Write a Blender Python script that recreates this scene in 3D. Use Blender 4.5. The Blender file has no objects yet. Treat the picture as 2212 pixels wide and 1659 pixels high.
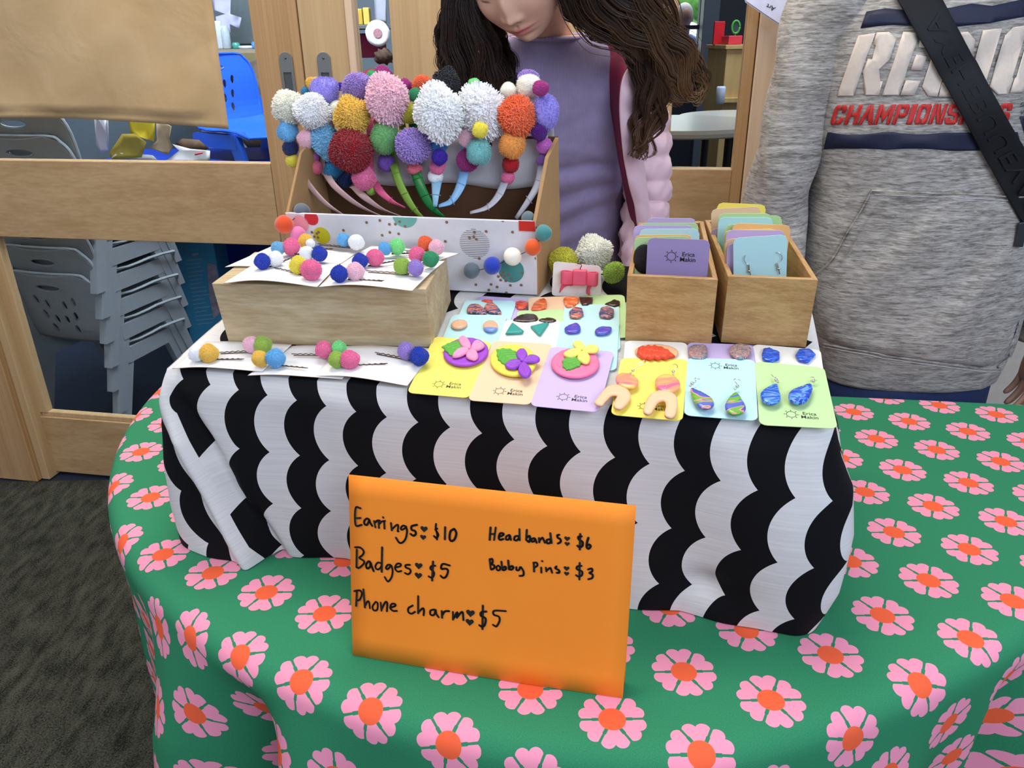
import bpy, bmesh, math, random
import numpy as np
from mathutils import Vector, Matrix
from mathutils.bvhtree import BVHTree
from mathutils.geometry import delaunay_2d_cdt
random.seed(7); np.random.seed(7)
SC = bpy.context.scene
COL = SC.collection
PI = math.pi
# ------------------------------------------------------------------ camera
FPX, CX, CY, CAMZ = 1661.0, 1106.0, 829.5, 1.34
VPX, VPY = 1165.0, 4536.0
_dn = np.array([VPX-CX, VPY-CY, FPX]); _dn /= np.linalg.norm(_dn); _up = -_dn
_fw = np.array([0, 0, 1.0]); _fw -= (_fw@_up)*_up; _fw /= np.linalg.norm(_fw)
_rt = np.cross(_fw, _up)
if _rt[0] < 0: _rt = -_rt
RW = np.array([_rt, _fw, _up])            # photo frame (x right, y down, z ahead) -> world
CAM = np.array([0, 0, CAMZ])
cd = bpy.data.cameras.new('camera'); cam = bpy.data.objects.new('camera', cd); COL.objects.link(cam)
cd.sensor_width = 36; cd.sensor_fit = 'HORIZONTAL'; cd.lens = FPX/2212*36; cd.clip_start = .05; cd.clip_end = 60
Mr = np.column_stack([RW[:, 0], -RW[:, 1], -RW[:, 2]])
cam.matrix_world = Matrix([[*Mr[0], 0], [*Mr[1], 0], [*Mr[2], CAMZ], [0, 0, 0, 1]])
SC.camera = cam
# ------------------------------------------------------------------ world and lights
def srgb(r, g, b): 
    f = lambda c: (c/255/12.92 if c/255 <= .04045 else ((c/255+.055)/1.055)**2.4)
    return (f(r), f(g), f(b), 1)
w = bpy.data.worlds.new('world'); SC.world = w; w.use_nodes = True
w.node_tree.nodes['Background'].inputs[0].default_value = (.62, .72, 1, 1)
w.node_tree.nodes['Background'].inputs[1].default_value = .42
def area(name, loc, target, sx, sy, power, color):
    l = bpy.data.lights.new(name, 'AREA'); l.shape = 'RECTANGLE'; l.size = sx; l.size_y = sy; l.energy = power; l.color = color
    o = bpy.data.objects.new(name, l); COL.objects.link(o); o.location = loc
    o.rotation_euler = (Vector(target)-Vector(loc)).to_track_quat('-Z', 'Y').to_euler(); return o
area('ceiling_panel_light', (-.1, 1.25, 2.75), (-.05, 1.1, 0), 1.2, .7, 22, (1, .93, .80))
area('ceiling_panel_light', (-1.9, .4, 2.75), (-1.6, .9, 0), 1.2, .6, 17, (1, .94, .83))
area('window_daylight', (1.1, -1.3, 2.4), (.2, 1.2, .95), 1.8, 1.2, 40, (.74, .83, 1))
area('room_behind_light', (-.9, 2.72, 2.6), (-1.1, 3.4, .4), 1.2, .8, 62, (.85, .92, 1))
area('hall_behind_light', (1.4, 3.8, 2.6), (1.4, 3.8, 0), 1.2, .8, 26, (.9, .95, 1))
area('outdoor_light', (1.6, 7.9, 3.2), (1.4, 7.4, 1), 1.5, 1, 60, (.9, .95, 1))
SC.view_settings.view_transform = 'Standard'; SC.view_settings.look = 'None'
SC.view_settings.exposure = .36; SC.view_settings.gamma = 1; SC.view_settings.use_curve_mapping = False
# ------------------------------------------------------------------ placing helpers
def ray(x, y): return RW @ np.array([x-CX, y-CY, FPX])
def onz(x, y, z): v = ray(x, y); return CAM + v*((z-CAMZ)/v[2])
def ony(x, y, Y): v = ray(x, y); return CAM + v*(Y/v[1])
def onplane(x, y, p, n):
    v = ray(x, y); return CAM + v*((np.array(p)-CAM) @ np.array(n)/(v @ np.array(n)))
def depth_of(P): return float((np.array(P)-CAM) @ RW[:, 2])
class Plane:
    def __init__(s, O, yaw, alpha):
        s.O = np.array(O, float); s.e = np.array([math.cos(yaw), math.sin(yaw), 0])
        h = np.array([-math.sin(yaw), math.cos(yaw), 0]); s.h = h
        s.b = h*math.cos(alpha)+np.array([0, 0, math.sin(alpha)]); s.n = np.cross(s.e, s.b)
    def un(s, x, y, h=0.0):
        d = onplane(x, y, s.O+s.n*h, s.n)-s.O; return np.array([d@s.e, d@s.b])
    def unv(s, x, y, v):                       # on the upright plane at depth v -> (u, height)
        d = onplane(x, y, s.O+s.b*v, s.b)-s.O; return np.array([d@s.e, d@s.n])
    def W(s, u, v, h=0.0): return s.O+s.e*u+s.b*v+s.n*h
YAW = math.radians(-13.32)
T = Plane((-.003, .756, .98), YAW, math.radians(9))     # top of the covered riser
# ------------------------------------------------------------------ object helpers
def prop(o, label=None, cat=None, group=None, kind=None):
    if label: o['label'] = label
    if cat: o['category'] = cat
    if group: o['group'] = group
    if kind: o['kind'] = kind
    return o
def empty(name, loc, label=None, cat=None, group=None, kind=None, rot=None):
    o = bpy.data.objects.new(name, None); COL.objects.link(o); o.location = Vector(loc); o.empty_display_size = .02
    if rot is not None: o.rotation_euler = rot
    return prop(o, label, cat, group, kind)
def mesh(name, V, F, mat, parent=None, smooth=False, uv=None, world=True, **k):
    me = bpy.data.meshes.new(name); me.from_pydata([tuple(map(float, v)) for v in V], [], [tuple(f) for f in F])
    if smooth: me.polygons.foreach_set('use_smooth', [True]*len(me.polygons))
    if mat is not None:
        for m_ in (mat if isinstance(mat, (list, tuple)) else [mat]): me.materials.append(m_)
    if uv is not None:
        l = me.uv_layers.new(name='UVMap'); idx = np.zeros(len(me.loops), dtype=np.int32); me.loops.foreach_get('vertex_index', idx)
        l.data.foreach_set('uv', np.array(uv, dtype=np.float32)[idx].ravel())
    me.update()
    return link(name, me, parent, world, **k)
def link(name, me, parent=None, world=True, **k):
    o = bpy.data.objects.new(name, me); COL.objects.link(o)
    if parent is not None:
        o.parent = parent
        if world:                               # geometry given in world coordinates
            bpy_root = parent
            if parent.type == 'EMPTY' or parent.parent is None:
                M = Matrix.LocRotScale(parent.location, parent.rotation_euler, parent.scale)
                if parent.parent is None and not (parent.type == 'MESH'): o.matrix_local = M.inverted()
    return prop(o, **k) if k else o
def finish(o, bevel=0, seg=2, sub=0, smooth=None, solid=0):
    if solid: m = o.modifiers.new('s', 'SOLIDIFY'); m.thickness = solid; m.offset = 0
    if bevel:
        m = o.modifiers.new('b', 'BEVEL'); m.width = bevel; m.segments = seg; m.limit_method = 'ANGLE'; m.angle_limit = .6
    if sub: m = o.modifiers.new('u', 'SUBSURF'); m.levels = sub; m.render_levels = sub
    if smooth: o.data.polygons.foreach_set('use_smooth', [True]*len(o.data.polygons))
    return o
BOXF = [(0, 3, 2, 1), (4, 5, 6, 7), (0, 1, 5, 4), (1, 2, 6, 5), (2, 3, 7, 6), (3, 0, 4, 7)]
def hexa(P): return [np.array(p) for p in P], BOXF           # 4 bottom ccw, 4 top ccw
def tbox(PL, u0, u1, v0, v1, h0, h1):
    return [PL.W(u0, v0, h0), PL.W(u1, v0, h0), PL.W(u1, v1, h0), PL.W(u0, v1, h0), PL.W(u0, v0, h1), PL.W(u1, v0, h1), PL.W(u1, v1, h1), PL.W(u0, v1, h1)], BOXF
def merge(parts):
    V, F = [], []
    for v, f in parts:
        n = len(V); V += list(v); F += [tuple(i+n for i in q) for q in f]
    return V, F
def frames(P):
    P = [np.array(p, float) for p in P]; n = len(P); Ts = []
    for i in range(n):
        t = P[min(i+1, n-1)]-P[max(i-1, 0)]; Ts.append(t/(np.linalg.norm(t)+1e-12))
    a = np.array([0, 0, 1.0]) if abs(Ts[0][2]) < .9 else np.array([1.0, 0, 0])
    N = []; nn = a-(a@Ts[0])*Ts[0]; nn /= np.linalg.norm(nn)
    for t in Ts:
        nn = nn-(nn@t)*t; nn /= (np.linalg.norm(nn)+1e-12); N.append(nn)
    return P, Ts, N
def tube(P, r, k=8, caps=True, flat=None, nrm=None):
    P, Ts, N = frames(P); V, F = [], []
    for i, p in enumerate(P):
        ri = r[i] if hasattr(r, '__len__') else r
        n_ = N[i]
        if nrm is not None:
            n_ = np.array(nrm[i] if hasattr(nrm[0], '__len__') else nrm, float); n_ = n_-(n_@Ts[i])*Ts[i]; n_ /= np.linalg.norm(n_)
        b = np.cross(Ts[i], n_)
        for j in range(k):
            a = 2*PI*j/k; V.append(p+ri*(math.cos(a)*n_*(flat or 1)+math.sin(a)*b))
    for i in range(len(P)-1):
        for j in range(k):
            F.append((i*k+j, i*k+(j+1) % k, (i+1)*k+(j+1) % k, (i+1)*k+j))
    if caps: F.append(tuple(range(k))[::-1]); F.append(tuple((len(P)-1)*k+j for j in range(k)))
    return V, F
def smoothpath(P, n):
    P = np.array(P, float); t = np.linspace(0, len(P)-1, n); out = []
    Q = np.vstack([2*P[0]-P[1], P, 2*P[-1]-P[-2]])
    for x in t:
        i = min(int(x), len(P)-2); f = x-i; a, b, c, d = Q[i], Q[i+1], Q[i+2], Q[i+3]
        out.append(.5*((2*b)+(-a+c)*f+(2*a-5*b+4*c-d)*f*f+(-a+3*b-3*c+d)*f**3))
    return np.array(out)
def loft(rings, caps=True):
    k = len(rings[0]); V = [p for r in rings for p in r]; F = []
    for i in range(len(rings)-1):
        for j in range(k): F.append((i*k+j, i*k+(j+1) % k, (i+1)*k+(j+1) % k, (i+1)*k+j))
    if caps: F.append(tuple(range(k))[::-1]); F.append(tuple((len(rings)-1)*k+j for j in range(k)))
    return V, F
def grid(fn, nu, nv, wrap=False):
    V, F = [], []
    for i in range(nu):
        for j in range(nv): V.append(fn(i/(nu-1), j/(nv-1)))
    for i in range(nu-1):
        for j in range(nv-1): F.append((i*nv+j, (i+1)*nv+j, (i+1)*nv+j+1, i*nv+j+1))
    return V, F
def sphere(c, r, nu=16, nv=10, f=None):
    V, F = [], []
    rr = np.array(r)*np.ones(3)
    for i in range(nv+1):
        th = PI*i/nv
        for j in range(nu):
            ph = 2*PI*j/nu; d = np.array([math.sin(th)*math.cos(ph), math.sin(th)*math.sin(ph), math.cos(th)])
            V.append(np.array(c)+d*rr*(f(d) if f else 1))
    for i in range(nv):
        for j in range(nu): F.append((i*nu+j, (i+1)*nu+j, (i+1)*nu+(j+1) % nu, i*nu+(j+1) % nu))
    return V, F
def inpoly(x, y, P):
    c = False; j = len(P)-1
    for i in range(len(P)):
        if (P[i][1] > y) != (P[j][1] > y) and x < (P[j][0]-P[i][0])*(y-P[i][1])/(P[j][1]-P[i][1])+P[i][0]: c = not c
        j = i
    return c
def fill2d(outer, holes=(), step=None):
    vs, es = [], []
    for L in [outer]+list(holes):
        n = len(vs); m = len(L); vs += [Vector((float(p[0]), float(p[1]))) for p in L]; es += [(n+i, n+(i+1) % m) for i in range(m)]
    if step:
        xs = [p[0] for p in outer]; ys = [p[1] for p in outer]
        x = min(xs)+step*.5
        while x < max(xs):
            y = min(ys)+step*.5
            while y < max(ys):
                if inpoly(x, y, outer) and not any(inpoly(x, y, h) for h in holes): vs.append(Vector((x+random.uniform(-.01, .01)*step, y)))
                y += step
            x += step
    r = delaunay_2d_cdt(vs, es, [], 0, 1e-9); V, F = r[0], r[2]; out = []
    for f in F:
        cx = sum(V[i][0] for i in f)/len(f); cy = sum(V[i][1] for i in f)/len(f)
        if inpoly(cx, cy, outer) and not any(inpoly(cx, cy, h) for h in holes): out.append(tuple(f))
    return [tuple(v) for v in V], out
def slab(V2, F, top, bot):                   # two sheets joined at their rim
    n = len(V2); V = [top(*p) for p in V2]+[bot(*p) for p in V2]
    cnt = {}
    for f in F:
        for i in range(len(f)):
            a, b = f[i], f[(i+1) % len(f)]; cnt[(a, b)] = 1
    G = [tuple(f) for f in F]+[tuple(i+n for i in reversed(f)) for f in F]
    for (a, b) in cnt:
        if (b, a) not in cnt: G.append((b, a, a+n, b+n))
    return V, G
def rrect(w_, h_, r, seg=4):
    P = []
    for cx, cy, a0 in ((w_-r, r, -PI/2), (w_-r, h_-r, 0), (r, h_-r, PI/2), (r, r, PI)):
        for i in range(seg+1): a = a0+PI/2*i/seg; P.append((cx+r*math.cos(a), cy+r*math.sin(a)))
    return P
# ------------------------------------------------------------------ shader expressions
class X:
    nt = None
    def __init__(s, k): s.k = k
    @staticmethod
    def m(op, *a, clamp=False):
        n = X.nt.nodes.new('ShaderNodeMath'); n.operation = op; n.use_clamp = clamp
        for i, v in enumerate(a):
            if isinstance(v, X): X.nt.links.new(v.k, n.inputs[i])
            else: n.inputs[i].default_value = v
        return X(n.outputs[0])
    def __add__(s, o): return X.m('ADD', s, o)
    __radd__ = __add__
    def __sub__(s, o): return X.m('SUBTRACT', s, o)
    def __rsub__(s, o): return X.m('SUBTRACT', o, s)
    def __mul__(s, o): return X.m('MULTIPLY', s, o)
    __rmul__ = __mul__
    def __truediv__(s, o): return X.m('DIVIDE', s, o)
    def __lt__(s, o): return X.m('LESS_THAN', s, o)
    def __gt__(s, o): return X.m('GREATER_THAN', s, o)
    def abs(s): return X.m('ABSOLUTE', s)
    def round(s): return X.m('ROUND', s)
def xy(src='UV'):
    n = X.nt.nodes.new('ShaderNodeTexCoord'); sp = X.nt.nodes.new('ShaderNodeSeparateXYZ')
    X.nt.links.new(n.outputs[src], sp.inputs[0]); return X(sp.outputs[0]), X(sp.outputs[1]), X(sp.outputs[2])
def vec(a, b, c=0.0):
    n = X.nt.nodes.new('ShaderNodeCombineXYZ')
    for i, v in enumerate((a, b, c)):
        if isinstance(v, X): X.nt.links.new(v.k, n.inputs[i])
        else: n.inputs[i].default_value = v
    return X(n.outputs[0])
def noise(v, scale, detail=3, rough=.5, dist=0.0):
    n = X.nt.nodes.new('ShaderNodeTexNoise'); n.inputs['Scale'].default_value = scale; n.inputs['Detail'].default_value = detail
    n.inputs['Roughness'].default_value = rough; n.inputs['Distortion'].default_value = dist
    if v is not None: X.nt.links.new(v.k, n.inputs['Vector'])
    return X(n.outputs[0])
def mixc(f, a, b):
    n = X.nt.nodes.new('ShaderNodeMix'); n.data_type = 'RGBA'
    for k, v in ((0, f), (6, a), (7, b)):
        if isinstance(v, X): X.nt.links.new(v.k, n.inputs[k])
        else: n.inputs[k].default_value = v
    return X(n.outputs[2])
def remap(v, a, b, c=0.0, d=1.0):
    n = X.nt.nodes.new('ShaderNodeMapRange'); X.nt.links.new(v.k, n.inputs[0])
    for i, q in enumerate((a, b, c, d)): n.inputs[i+1].default_value = q
    return X(n.outputs[0])
MATS = {}
def newmat(name, rough=.6, metal=0, spec=.4, **kw):
    m = bpy.data.materials.new(name); m.use_nodes = True; X.nt = m.node_tree
    b = m.node_tree.nodes['Principled BSDF']; b.inputs['Roughness'].default_value = rough; b.inputs['Metallic'].default_value = metal
    b.inputs['Specular IOR Level'].default_value = spec
    for k, v in kw.items(): b.inputs[k.replace('_', ' ')].default_value = v
    return m, b
def setc(b, c):
    if isinstance(c, X): X.nt.links.new(c.k, b.inputs['Base Color'])
    else: b.inputs['Base Color'].default_value = c
def bump(b, h, strength, dist):
    n = X.nt.nodes.new('ShaderNodeBump'); n.inputs['Strength'].default_value = strength; n.inputs['Distance'].default_value = dist
    X.nt.links.new(h.k, n.inputs['Height']); X.nt.links.new(n.outputs[0], b.inputs['Normal'])
def plain(rgb, rough=.6, metal=0, var=.06, scale=40, spec=.4, **kw):
    key = ('p', tuple(rgb), rough, metal, var, scale, spec, tuple(sorted(kw.items())))
    if key in MATS: return MATS[key]
    m, b = newmat('finish', rough, metal, spec, **kw); c = srgb(*rgb)
    if var:
        f = noise(xy('Object') and vec(*xy('Object')), scale, 3)
        k = 1-var; setc(b, mixc(remap(f, .3, .7), (c[0]*k, c[1]*k, c[2]*k, 1), (min(1, c[0]*(1+var)), min(1, c[1]*(1+var)), min(1, c[2]*(1+var)), 1)))
    else: setc(b, c)
    MATS[key] = m; return m
def wood(name, c1, c2, axis=0, fine=60, stretch=.05, rough=.5, bumpy=.1, coord='Object', knots=False):
    m, b = newmat(name, rough); x, y, z = xy(coord); k = [fine]*3; k[axis] = fine*stretch
    f = noise(vec(x*k[0], y*k[1], z*k[2]), 1, 4, .6, .12); g = noise(vec(x*k[0]*.16, y*k[1]*.16, z*k[2]*.16), 1, 3, .5, .4)
    setc(b, mixc(remap(f*.5+g*.5, .38, .62), srgb(*c1), srgb(*c2))); bump(b, f, bumpy, .001); return m
def pts(zoomlist, s, ox, oy): return [(p[0]/s+ox, p[1]/s+oy) for p in zoomlist]
# ------------------------------------------------------------------ materials of the setting
M_PINE_H = wood('pine_horizontal', (190, 158, 114), (170, 136, 92), 0, 150, .008)
M_PINE_V = wood('pine_vertical', (190, 154, 108), (168, 128, 84), 2, 150, .010)
M_PINE_L = wood('pine_pale', (198, 168, 124), (182, 150, 106), 2, 120, .012)
M_OAKW = wood('pale_frame_wood', (228, 202, 172), (212, 182, 148), 2, 60, .04)
def mat_carpet():
    m, b = newmat('carpet', .95, 0, .1); x, y, z = xy('Object'); f = noise(vec(x, y, z), 260, 2); g = noise(vec(x, y*.35, z), 40, 2)
    setc(b, mixc(remap(f*.6+g*.4, .38, .62), srgb(30, 30, 25), srgb(82, 82, 70))); bump(b, f, .7, .004); return m
M_FLOORIN = plain((38, 46, 62), .5, 0, .15, 9)
m_, b_ = newmat('glass', .03, 0, .5); b_.inputs['Transmission Weight'].default_value = 1; b_.inputs['IOR'].default_value = 1.02; setc(b_, (.93, .96, .97, 1)); M_GLASS = m_
M_ALU = plain((150, 150, 142), .35, .8, .03)
M_DARKALU = plain((96, 98, 98), .4, .5, .03)
# wall frame: x runs along the door wall, off is towards the camera
WN = np.array([-.187, -.982, 0])
def Wl(x, z, off=0.0): return np.array([x, 2.015-.19*x, z])+WN*off
def wbox(x0, x1, z0, z1, o0, o1):
    return [Wl(x0, z0, o1), Wl(x1, z0, o1), Wl(x1, z0, o0), Wl(x0, z0, o0), Wl(x0, z1, o1), Wl(x1, z1, o1), Wl(x1, z1, o0), Wl(x0, z1, o0)], BOXF
def wp(x, y, off=0.0):                         # photo point on the door wall -> (x, z)
    P = onplane(x, y, Wl(0, 0, off), WN); return P[0], P[2]
def part(name, geo, mat, parent, bevel=0, smooth=False, solid=0, **k):
    o = mesh(name, geo[0], geo[1], mat, parent, smooth, **k)
    return finish(o, bevel, solid=solid) if (bevel or solid) else o
def thing1(name, geo, mat, label, cat, group=None, kind=None, bevel=0, smooth=False):
    o = mesh(name, geo[0], geo[1], mat, None, smooth); prop(o, label, cat, group, kind)
    return finish(o, bevel) if bevel else o
# floors
V, F = grid(lambda i, j: (-4+8*i, -2.5+4.75*j, 0), 2, 2); o = mesh('floor', V, F, mat_carpet()); o['kind'] = 'structure'
V, F = grid(lambda i, j: (-4+10*i, 2.25+6*j, -.004), 2, 2); o = mesh('floor', V, F, M_FLOORIN); o['kind'] = 'structure'
# ---- left sliding door
d1 = empty('door_1', Wl(-1.1, 0), kind='structure')
part('rail', wbox(-2.2, -.632, .825, 1.047, -.02, .02), M_PINE_H, d1, .002)
part('rail', wbox(-2.2, -.632, .012, .222, -.02, .02), M_PINE_H, d1, .002)
part('rail', wbox(-2.2, -.632, 1.95, 2.1, -.02, .02), M_PINE_H, d1, .002)
part('stile', wbox(-.630, -.509, .01, 2.1, -.022, .022), M_PINE_V, d1, .002)
part('glazing_bead', wbox(-1.56, -.632, .222, .238, -.012, .012), M_PINE_L, d1, .002)
part('glass_pane', wbox(-2.2, -.632, .232, .826, -.003, .003), M_GLASS, d1)
part('glass_pane', wbox(-2.2, -.632, 1.046, 1.951, -.003, .003), M_GLASS, d1)
part('stile', wbox(-1.565, -1.535, .235, .825, -.012, .016), M_PINE_L, d1, .002)
j1 = empty('trim_1', Wl(-1.7, 0), kind='structure')
part('jamb', wbox(-1.95, -1.592, .0, 2.1, .02, .075), M_PINE_V, j1, .003)
part('jamb_edge', wbox(-1.592, -1.562, .0, 2.1, -.02, .055), M_PINE_L, j1, .003)
# ---- right sliding door
d2 = empty('door_2', Wl(-.1, 0), kind='structure')
part('stile', wbox(-.505, -.384, .01, 2.1, -.022, .022), M_PINE_L, d2, .002)
part('glazing_bead', wbox(-.384, -.366, .01, 2.1, -.016, .028), M_OAKW, d2, .002)
part('board', wbox(-.277, .392, 1.046, 2.1, -.02, .018), M_PINE_L, d2, .002)
part('rail', wbox(-.366, .541, .825, 1.047, -.02, .02), M_PINE_H, d2, .002)
part('rail', wbox(-.366, .541, .012, .222, -.02, .02), M_PINE_H, d2, .002)
part('rail', wbox(-.366, .541, 1.95, 2.1, -.021, .021), M_PINE_H, d2, .002)
part('stile', wbox(.541, .565, .01, 2.1, -.03, .022), M_PINE_V, d2, .002)
part('glass_pane', wbox(-.366, .541, .222, .826, -.003, .003), M_GLASS, d2)
part('glass_pane', wbox(-.366, -.277, 1.046, 1.951, -.003, .003), M_GLASS, d2)
part('glass_pane', wbox(.392, .541, 1.046, 1.951, -.003, .003), M_GLASS, d2)
j2 = empty('trim_2', Wl(.7, 0), kind='structure'); part('jamb', wbox(.567, .85, 0, 2.1, -.05, .03), M_OAKW, j2, .003)
wl = empty('wall_back', Wl(1.6, 0), kind='structure'); part('panel', wbox(.85, 3.2, 0, 2.7, -.1, .0), plain((206, 196, 182), .8), wl)
part('lintel', wbox(-2.6, .85, 2.1, 2.7, -.1, .03), plain((206, 196, 182), .8), wl); part('panel', wbox(-3.6, -1.95, 0, 2.1, -.1, .0), plain((206, 196, 182), .8), wl)
def pull(xc, zt, par):
    w_, h_ = .0175, .175; hk = empty  # recessed finger pull: rim plate with a slot, recess behind it
    out = [(w_*math.cos(a), (w_*math.sin(a)+h_-w_) if math.sin(a) > 0 else (w_*math.sin(a)+w_)) for a in np.linspace(0, 2*PI, 25)[:-1]]
    slot = [(-.0105, .03), (.0105, .03), (.0105, h_-.048), (-.0105, h_-.048)]
    V2, F2 = fill2d(out, [slot]); m = lambda off: (lambda x, y: Wl(xc+x, zt-h_+y, off))
    V, F = slab(V2, F2, m(.0265), m(.0222)); q = mesh('pull_handle', V, F, M_ALU, par); finish(q, .001)
    V, F = wbox(xc-.0105, xc+.0105, zt-h_+.03, zt-.048, .0223, .0235); mesh('recess', V, F, M_DARKALU, q, world=False)
    V, F = sphere(Wl(xc, zt-.014, .0265), .0032, 10, 6); mesh('screw', V, F, M_DARKALU, q, True, world=False)
x, z = wp(620, 112, .022); pull(x, z, d1)
x, z = wp(702, 112, .022); pull(x, z, d2)
# ---- brown paper sheet hanging on the left door
def mat_kraft():
    m, b = newmat('kraft_paper', .75, 0, .3); x, y, z = xy('Object'); f = noise(vec(x, y, z), 7, 4, .5, .4); g = noise(vec(x, y, z), 500, 1)
    setc(b, mixc(remap(f*.8+g*.2, .35, .65), srgb(190, 158, 112), srgb(204, 174, 130))); bump(b, f, .35, .02); return m
xr, zb = wp(493, 281, .05)
def kp(i, j):
    x = -1.95+(xr+.018*j+1.95)*i; z = zb+(1.75-zb)*j + (1-j)**6*(.028*math.sin(i*PI*1.0)-.0*i)
    d = .035+.03*(1-j)**4*math.sin(i*3.2+.6)+.012*math.sin(i*9+j*4)*(1-j*.4)+.008*math.sin(i*23-j*9)
    if j < .06: d -= (.06-j)*.55; 
    return Wl(x, z, max(.03, d))
V, F = grid(kp, 60, 50); kr = mesh('kraft_paper_sheet', V, F, mat_kraft(), None, True); finish(kr, solid=.0006)
prop(kr, 'large brown kraft paper sheet hanging over the left glass door', 'paper')
# ------------------------------------------------------------------ table with floral cloth
BA, BC, BO = (.0805, -.0405), (.004, .102), (.179, .624)
def mat_floral():
    m, b = newmat('floral_cloth', .8, 0, .25); u, v, _ = xy('UV')
    det = BA[0]*BC[1]-BC[0]*BA[1]; du, dv = u-BO[0], v-BO[1]
    i = ((du*BC[1]-dv*BC[0])/det).round(); j = ((dv*BA[0]-du*BA[1])/det).round()
    x = du-i*BA[0]-j*BC[0]; y = dv-i*BA[1]-j*BC[1]
    r = X.m('SQRT', x*x+y*y)*1.06; a = X.m('ARCTAN2', y, x)*(3/PI); fr = (a-X.m('FLOOR', a)-.5)*(PI/3)
    p = r*X.m('COSINE', fr); q = (r*X.m('SINE', fr)).abs()
    lobe = (X.m('SQRT', (p-.0272)*(p-.0272)+(q-.0070)*(q-.0070)) < .0081)
    wedge = (q < p*.55-.0019)*(p < .0295)*(q < .0136)*(p > .012)
    pet = X.m('MAXIMUM', lobe, wedge*((p < .0268)+(q < .0073) > .5)); pet = pet*(q < p*.56-.0012)
    cen = r < .0145; f = noise(vec(u, v, 0.0), 700, 2)
    g = mixc(remap(f, .3, .7), srgb(40, 126, 84), srgb(52, 138, 96)); c = mixc(pet, g, srgb(246, 152, 176)); c = mixc(cen, c, srgb(244, 100, 58))
    setc(b, c); bump(b, f, .15, .0006); return m
M_FLORAL = mat_floral()
TC = np.array([.177, 1.40]); TR = .905
BKA, BKB = (-.9, 1.572), (1.3, 1.203)      # straight back edge
def trad(th):                              # radius of the table outline in direction th
    d = np.array([math.cos(th), math.sin(th)]); n = np.array([-(BKB[1]-BKA[1]), BKB[0]-BKA[0]]); n = n/np.linalg.norm(n)
    off = (np.array(BKA)-TCC)@n; k = d@n; r = rad_circ(d)
    return min(r, off/k) if k > 1e-4 else r
TCC = np.array([.17, 1.06])
def rad_circ(d):
    q = TCC-TC; bq = q@d; R = TR-.012-.055*max(0, d[0])*max(0, -d[1])*2
    return -bq+math.sqrt(bq*bq-(q@q)+R*R)
def cloth_pt(th, s):                       # s: cloth distance from centre
    R = trad(th); d = np.array([math.cos(th), math.sin(th)]); rr = .03
    if s <= R-rr: p = TCC+d*s; z = .72
    else:
        a = (s-(R-rr)); fold = 0
        q = a/ (rr*PI/2); drop = a
        if q < 1: out = rr*math.sin(q*PI/2); dz = rr*(1-math.cos(q*PI/2))
        else: out = rr; dz = rr+(a-rr*PI/2)
        t = min(1, max(0, (dz-.03)/.35)); deg = math.degrees(th)
        amp = .012+.045*t; front = 1 if math.sin(th) < .2 else .15
        fold = amp*front*(.55*math.sin(deg*.16+1.0)+.5*math.sin(deg*.27+.3)+.25*math.sin(deg*.51+2))*min(1, t*1.6)
        for (c, wdt, am) in ((-139.5, 4.2, -.085), (-131, 5, .05), (-150, 5, .03), (-161, 4, -.04), (-38, 5, .045), (-44.5, 3.2, -.06)):
            fold += am*math.exp(-((deg-c)/wdt)**2)*min(1, t*2.2)
        out += fold+.018*t; p = TCC+d*(R-rr+out); z = .72-dz
    return np.array([p[0], p[1], z])
V, F, UVS = [], [], []; NTH = 480; rs = None
SL = list(np.linspace(0, 1, 14)) ; EX = [0, .006, .012, .018, .024, .030, .036, .044, .055]+list(np.linspace(.07, .66, 40))
for it in range(NTH):
    th = -PI+2*PI*it/NTH; R = trad(th)
    for s in [(R-.036)*k for k in SL]+[R-.030+e for e in EX]:
        V.append(cloth_pt(th, s)); d = (math.cos(th), math.sin(th)); UVS.append((TCC[0]+d[0]*s, TCC[1]+d[1]*s))
nr = len(SL)+len(EX)
for it in range(NTH):
    for k in range(nr-1):
        a, b2 = it*nr, ((it+1) % NTH)*nr; F.append((a+k, a+k+1, b2+k+1, b2+k))
# soft pulled creases on the table top near the riser corner
V = [v for v in V]
for n_, v in enumerate(V):
    if v[2] > .7199:
        x, y = v[0], v[1]; dx, dy = x+.36, y-.77; t = dx*(-.62)+dy*(-.78); c = dx*(-.78)+dy*.62
        v[2] += .004*math.exp(-(c/.02)**2)*max(0, min(1, (t+.02)/.06))*max(0, 1-t/.2)
fc = mesh('floral_tablecloth', V, F, M_FLORAL, None, True, UVS); prop(fc, 'green tablecloth printed with pink heart-petalled flowers over the round table', 'tablecloth')
tb = empty('folding_table', (.17, 1.06, 0), 'round table hidden under the green floral cloth', 'table')
out = [TCC+np.array([math.cos(t), math.sin(t)])*(trad(t)-.036) for t in np.linspace(0, 2*PI, 97)[:-1]]
part('tabletop', ([(*p, .690) for p in out]+[(*p, .717) for p in out], [tuple(range(96))[::-1], tuple(range(96, 192))]+[(i, (i+1) % 96, 96+(i+1) % 96, 96+i) for i in range(96)]), plain((190, 170, 140), .5), tb)
for (x, y) in ((-.35, .85), (.6, .8), (-.4, 1.32), (.7, 1.15)): part('leg', tube([(x, y, 0), (x, y, .69)], .016, 10), M_ALU, tb)
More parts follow.
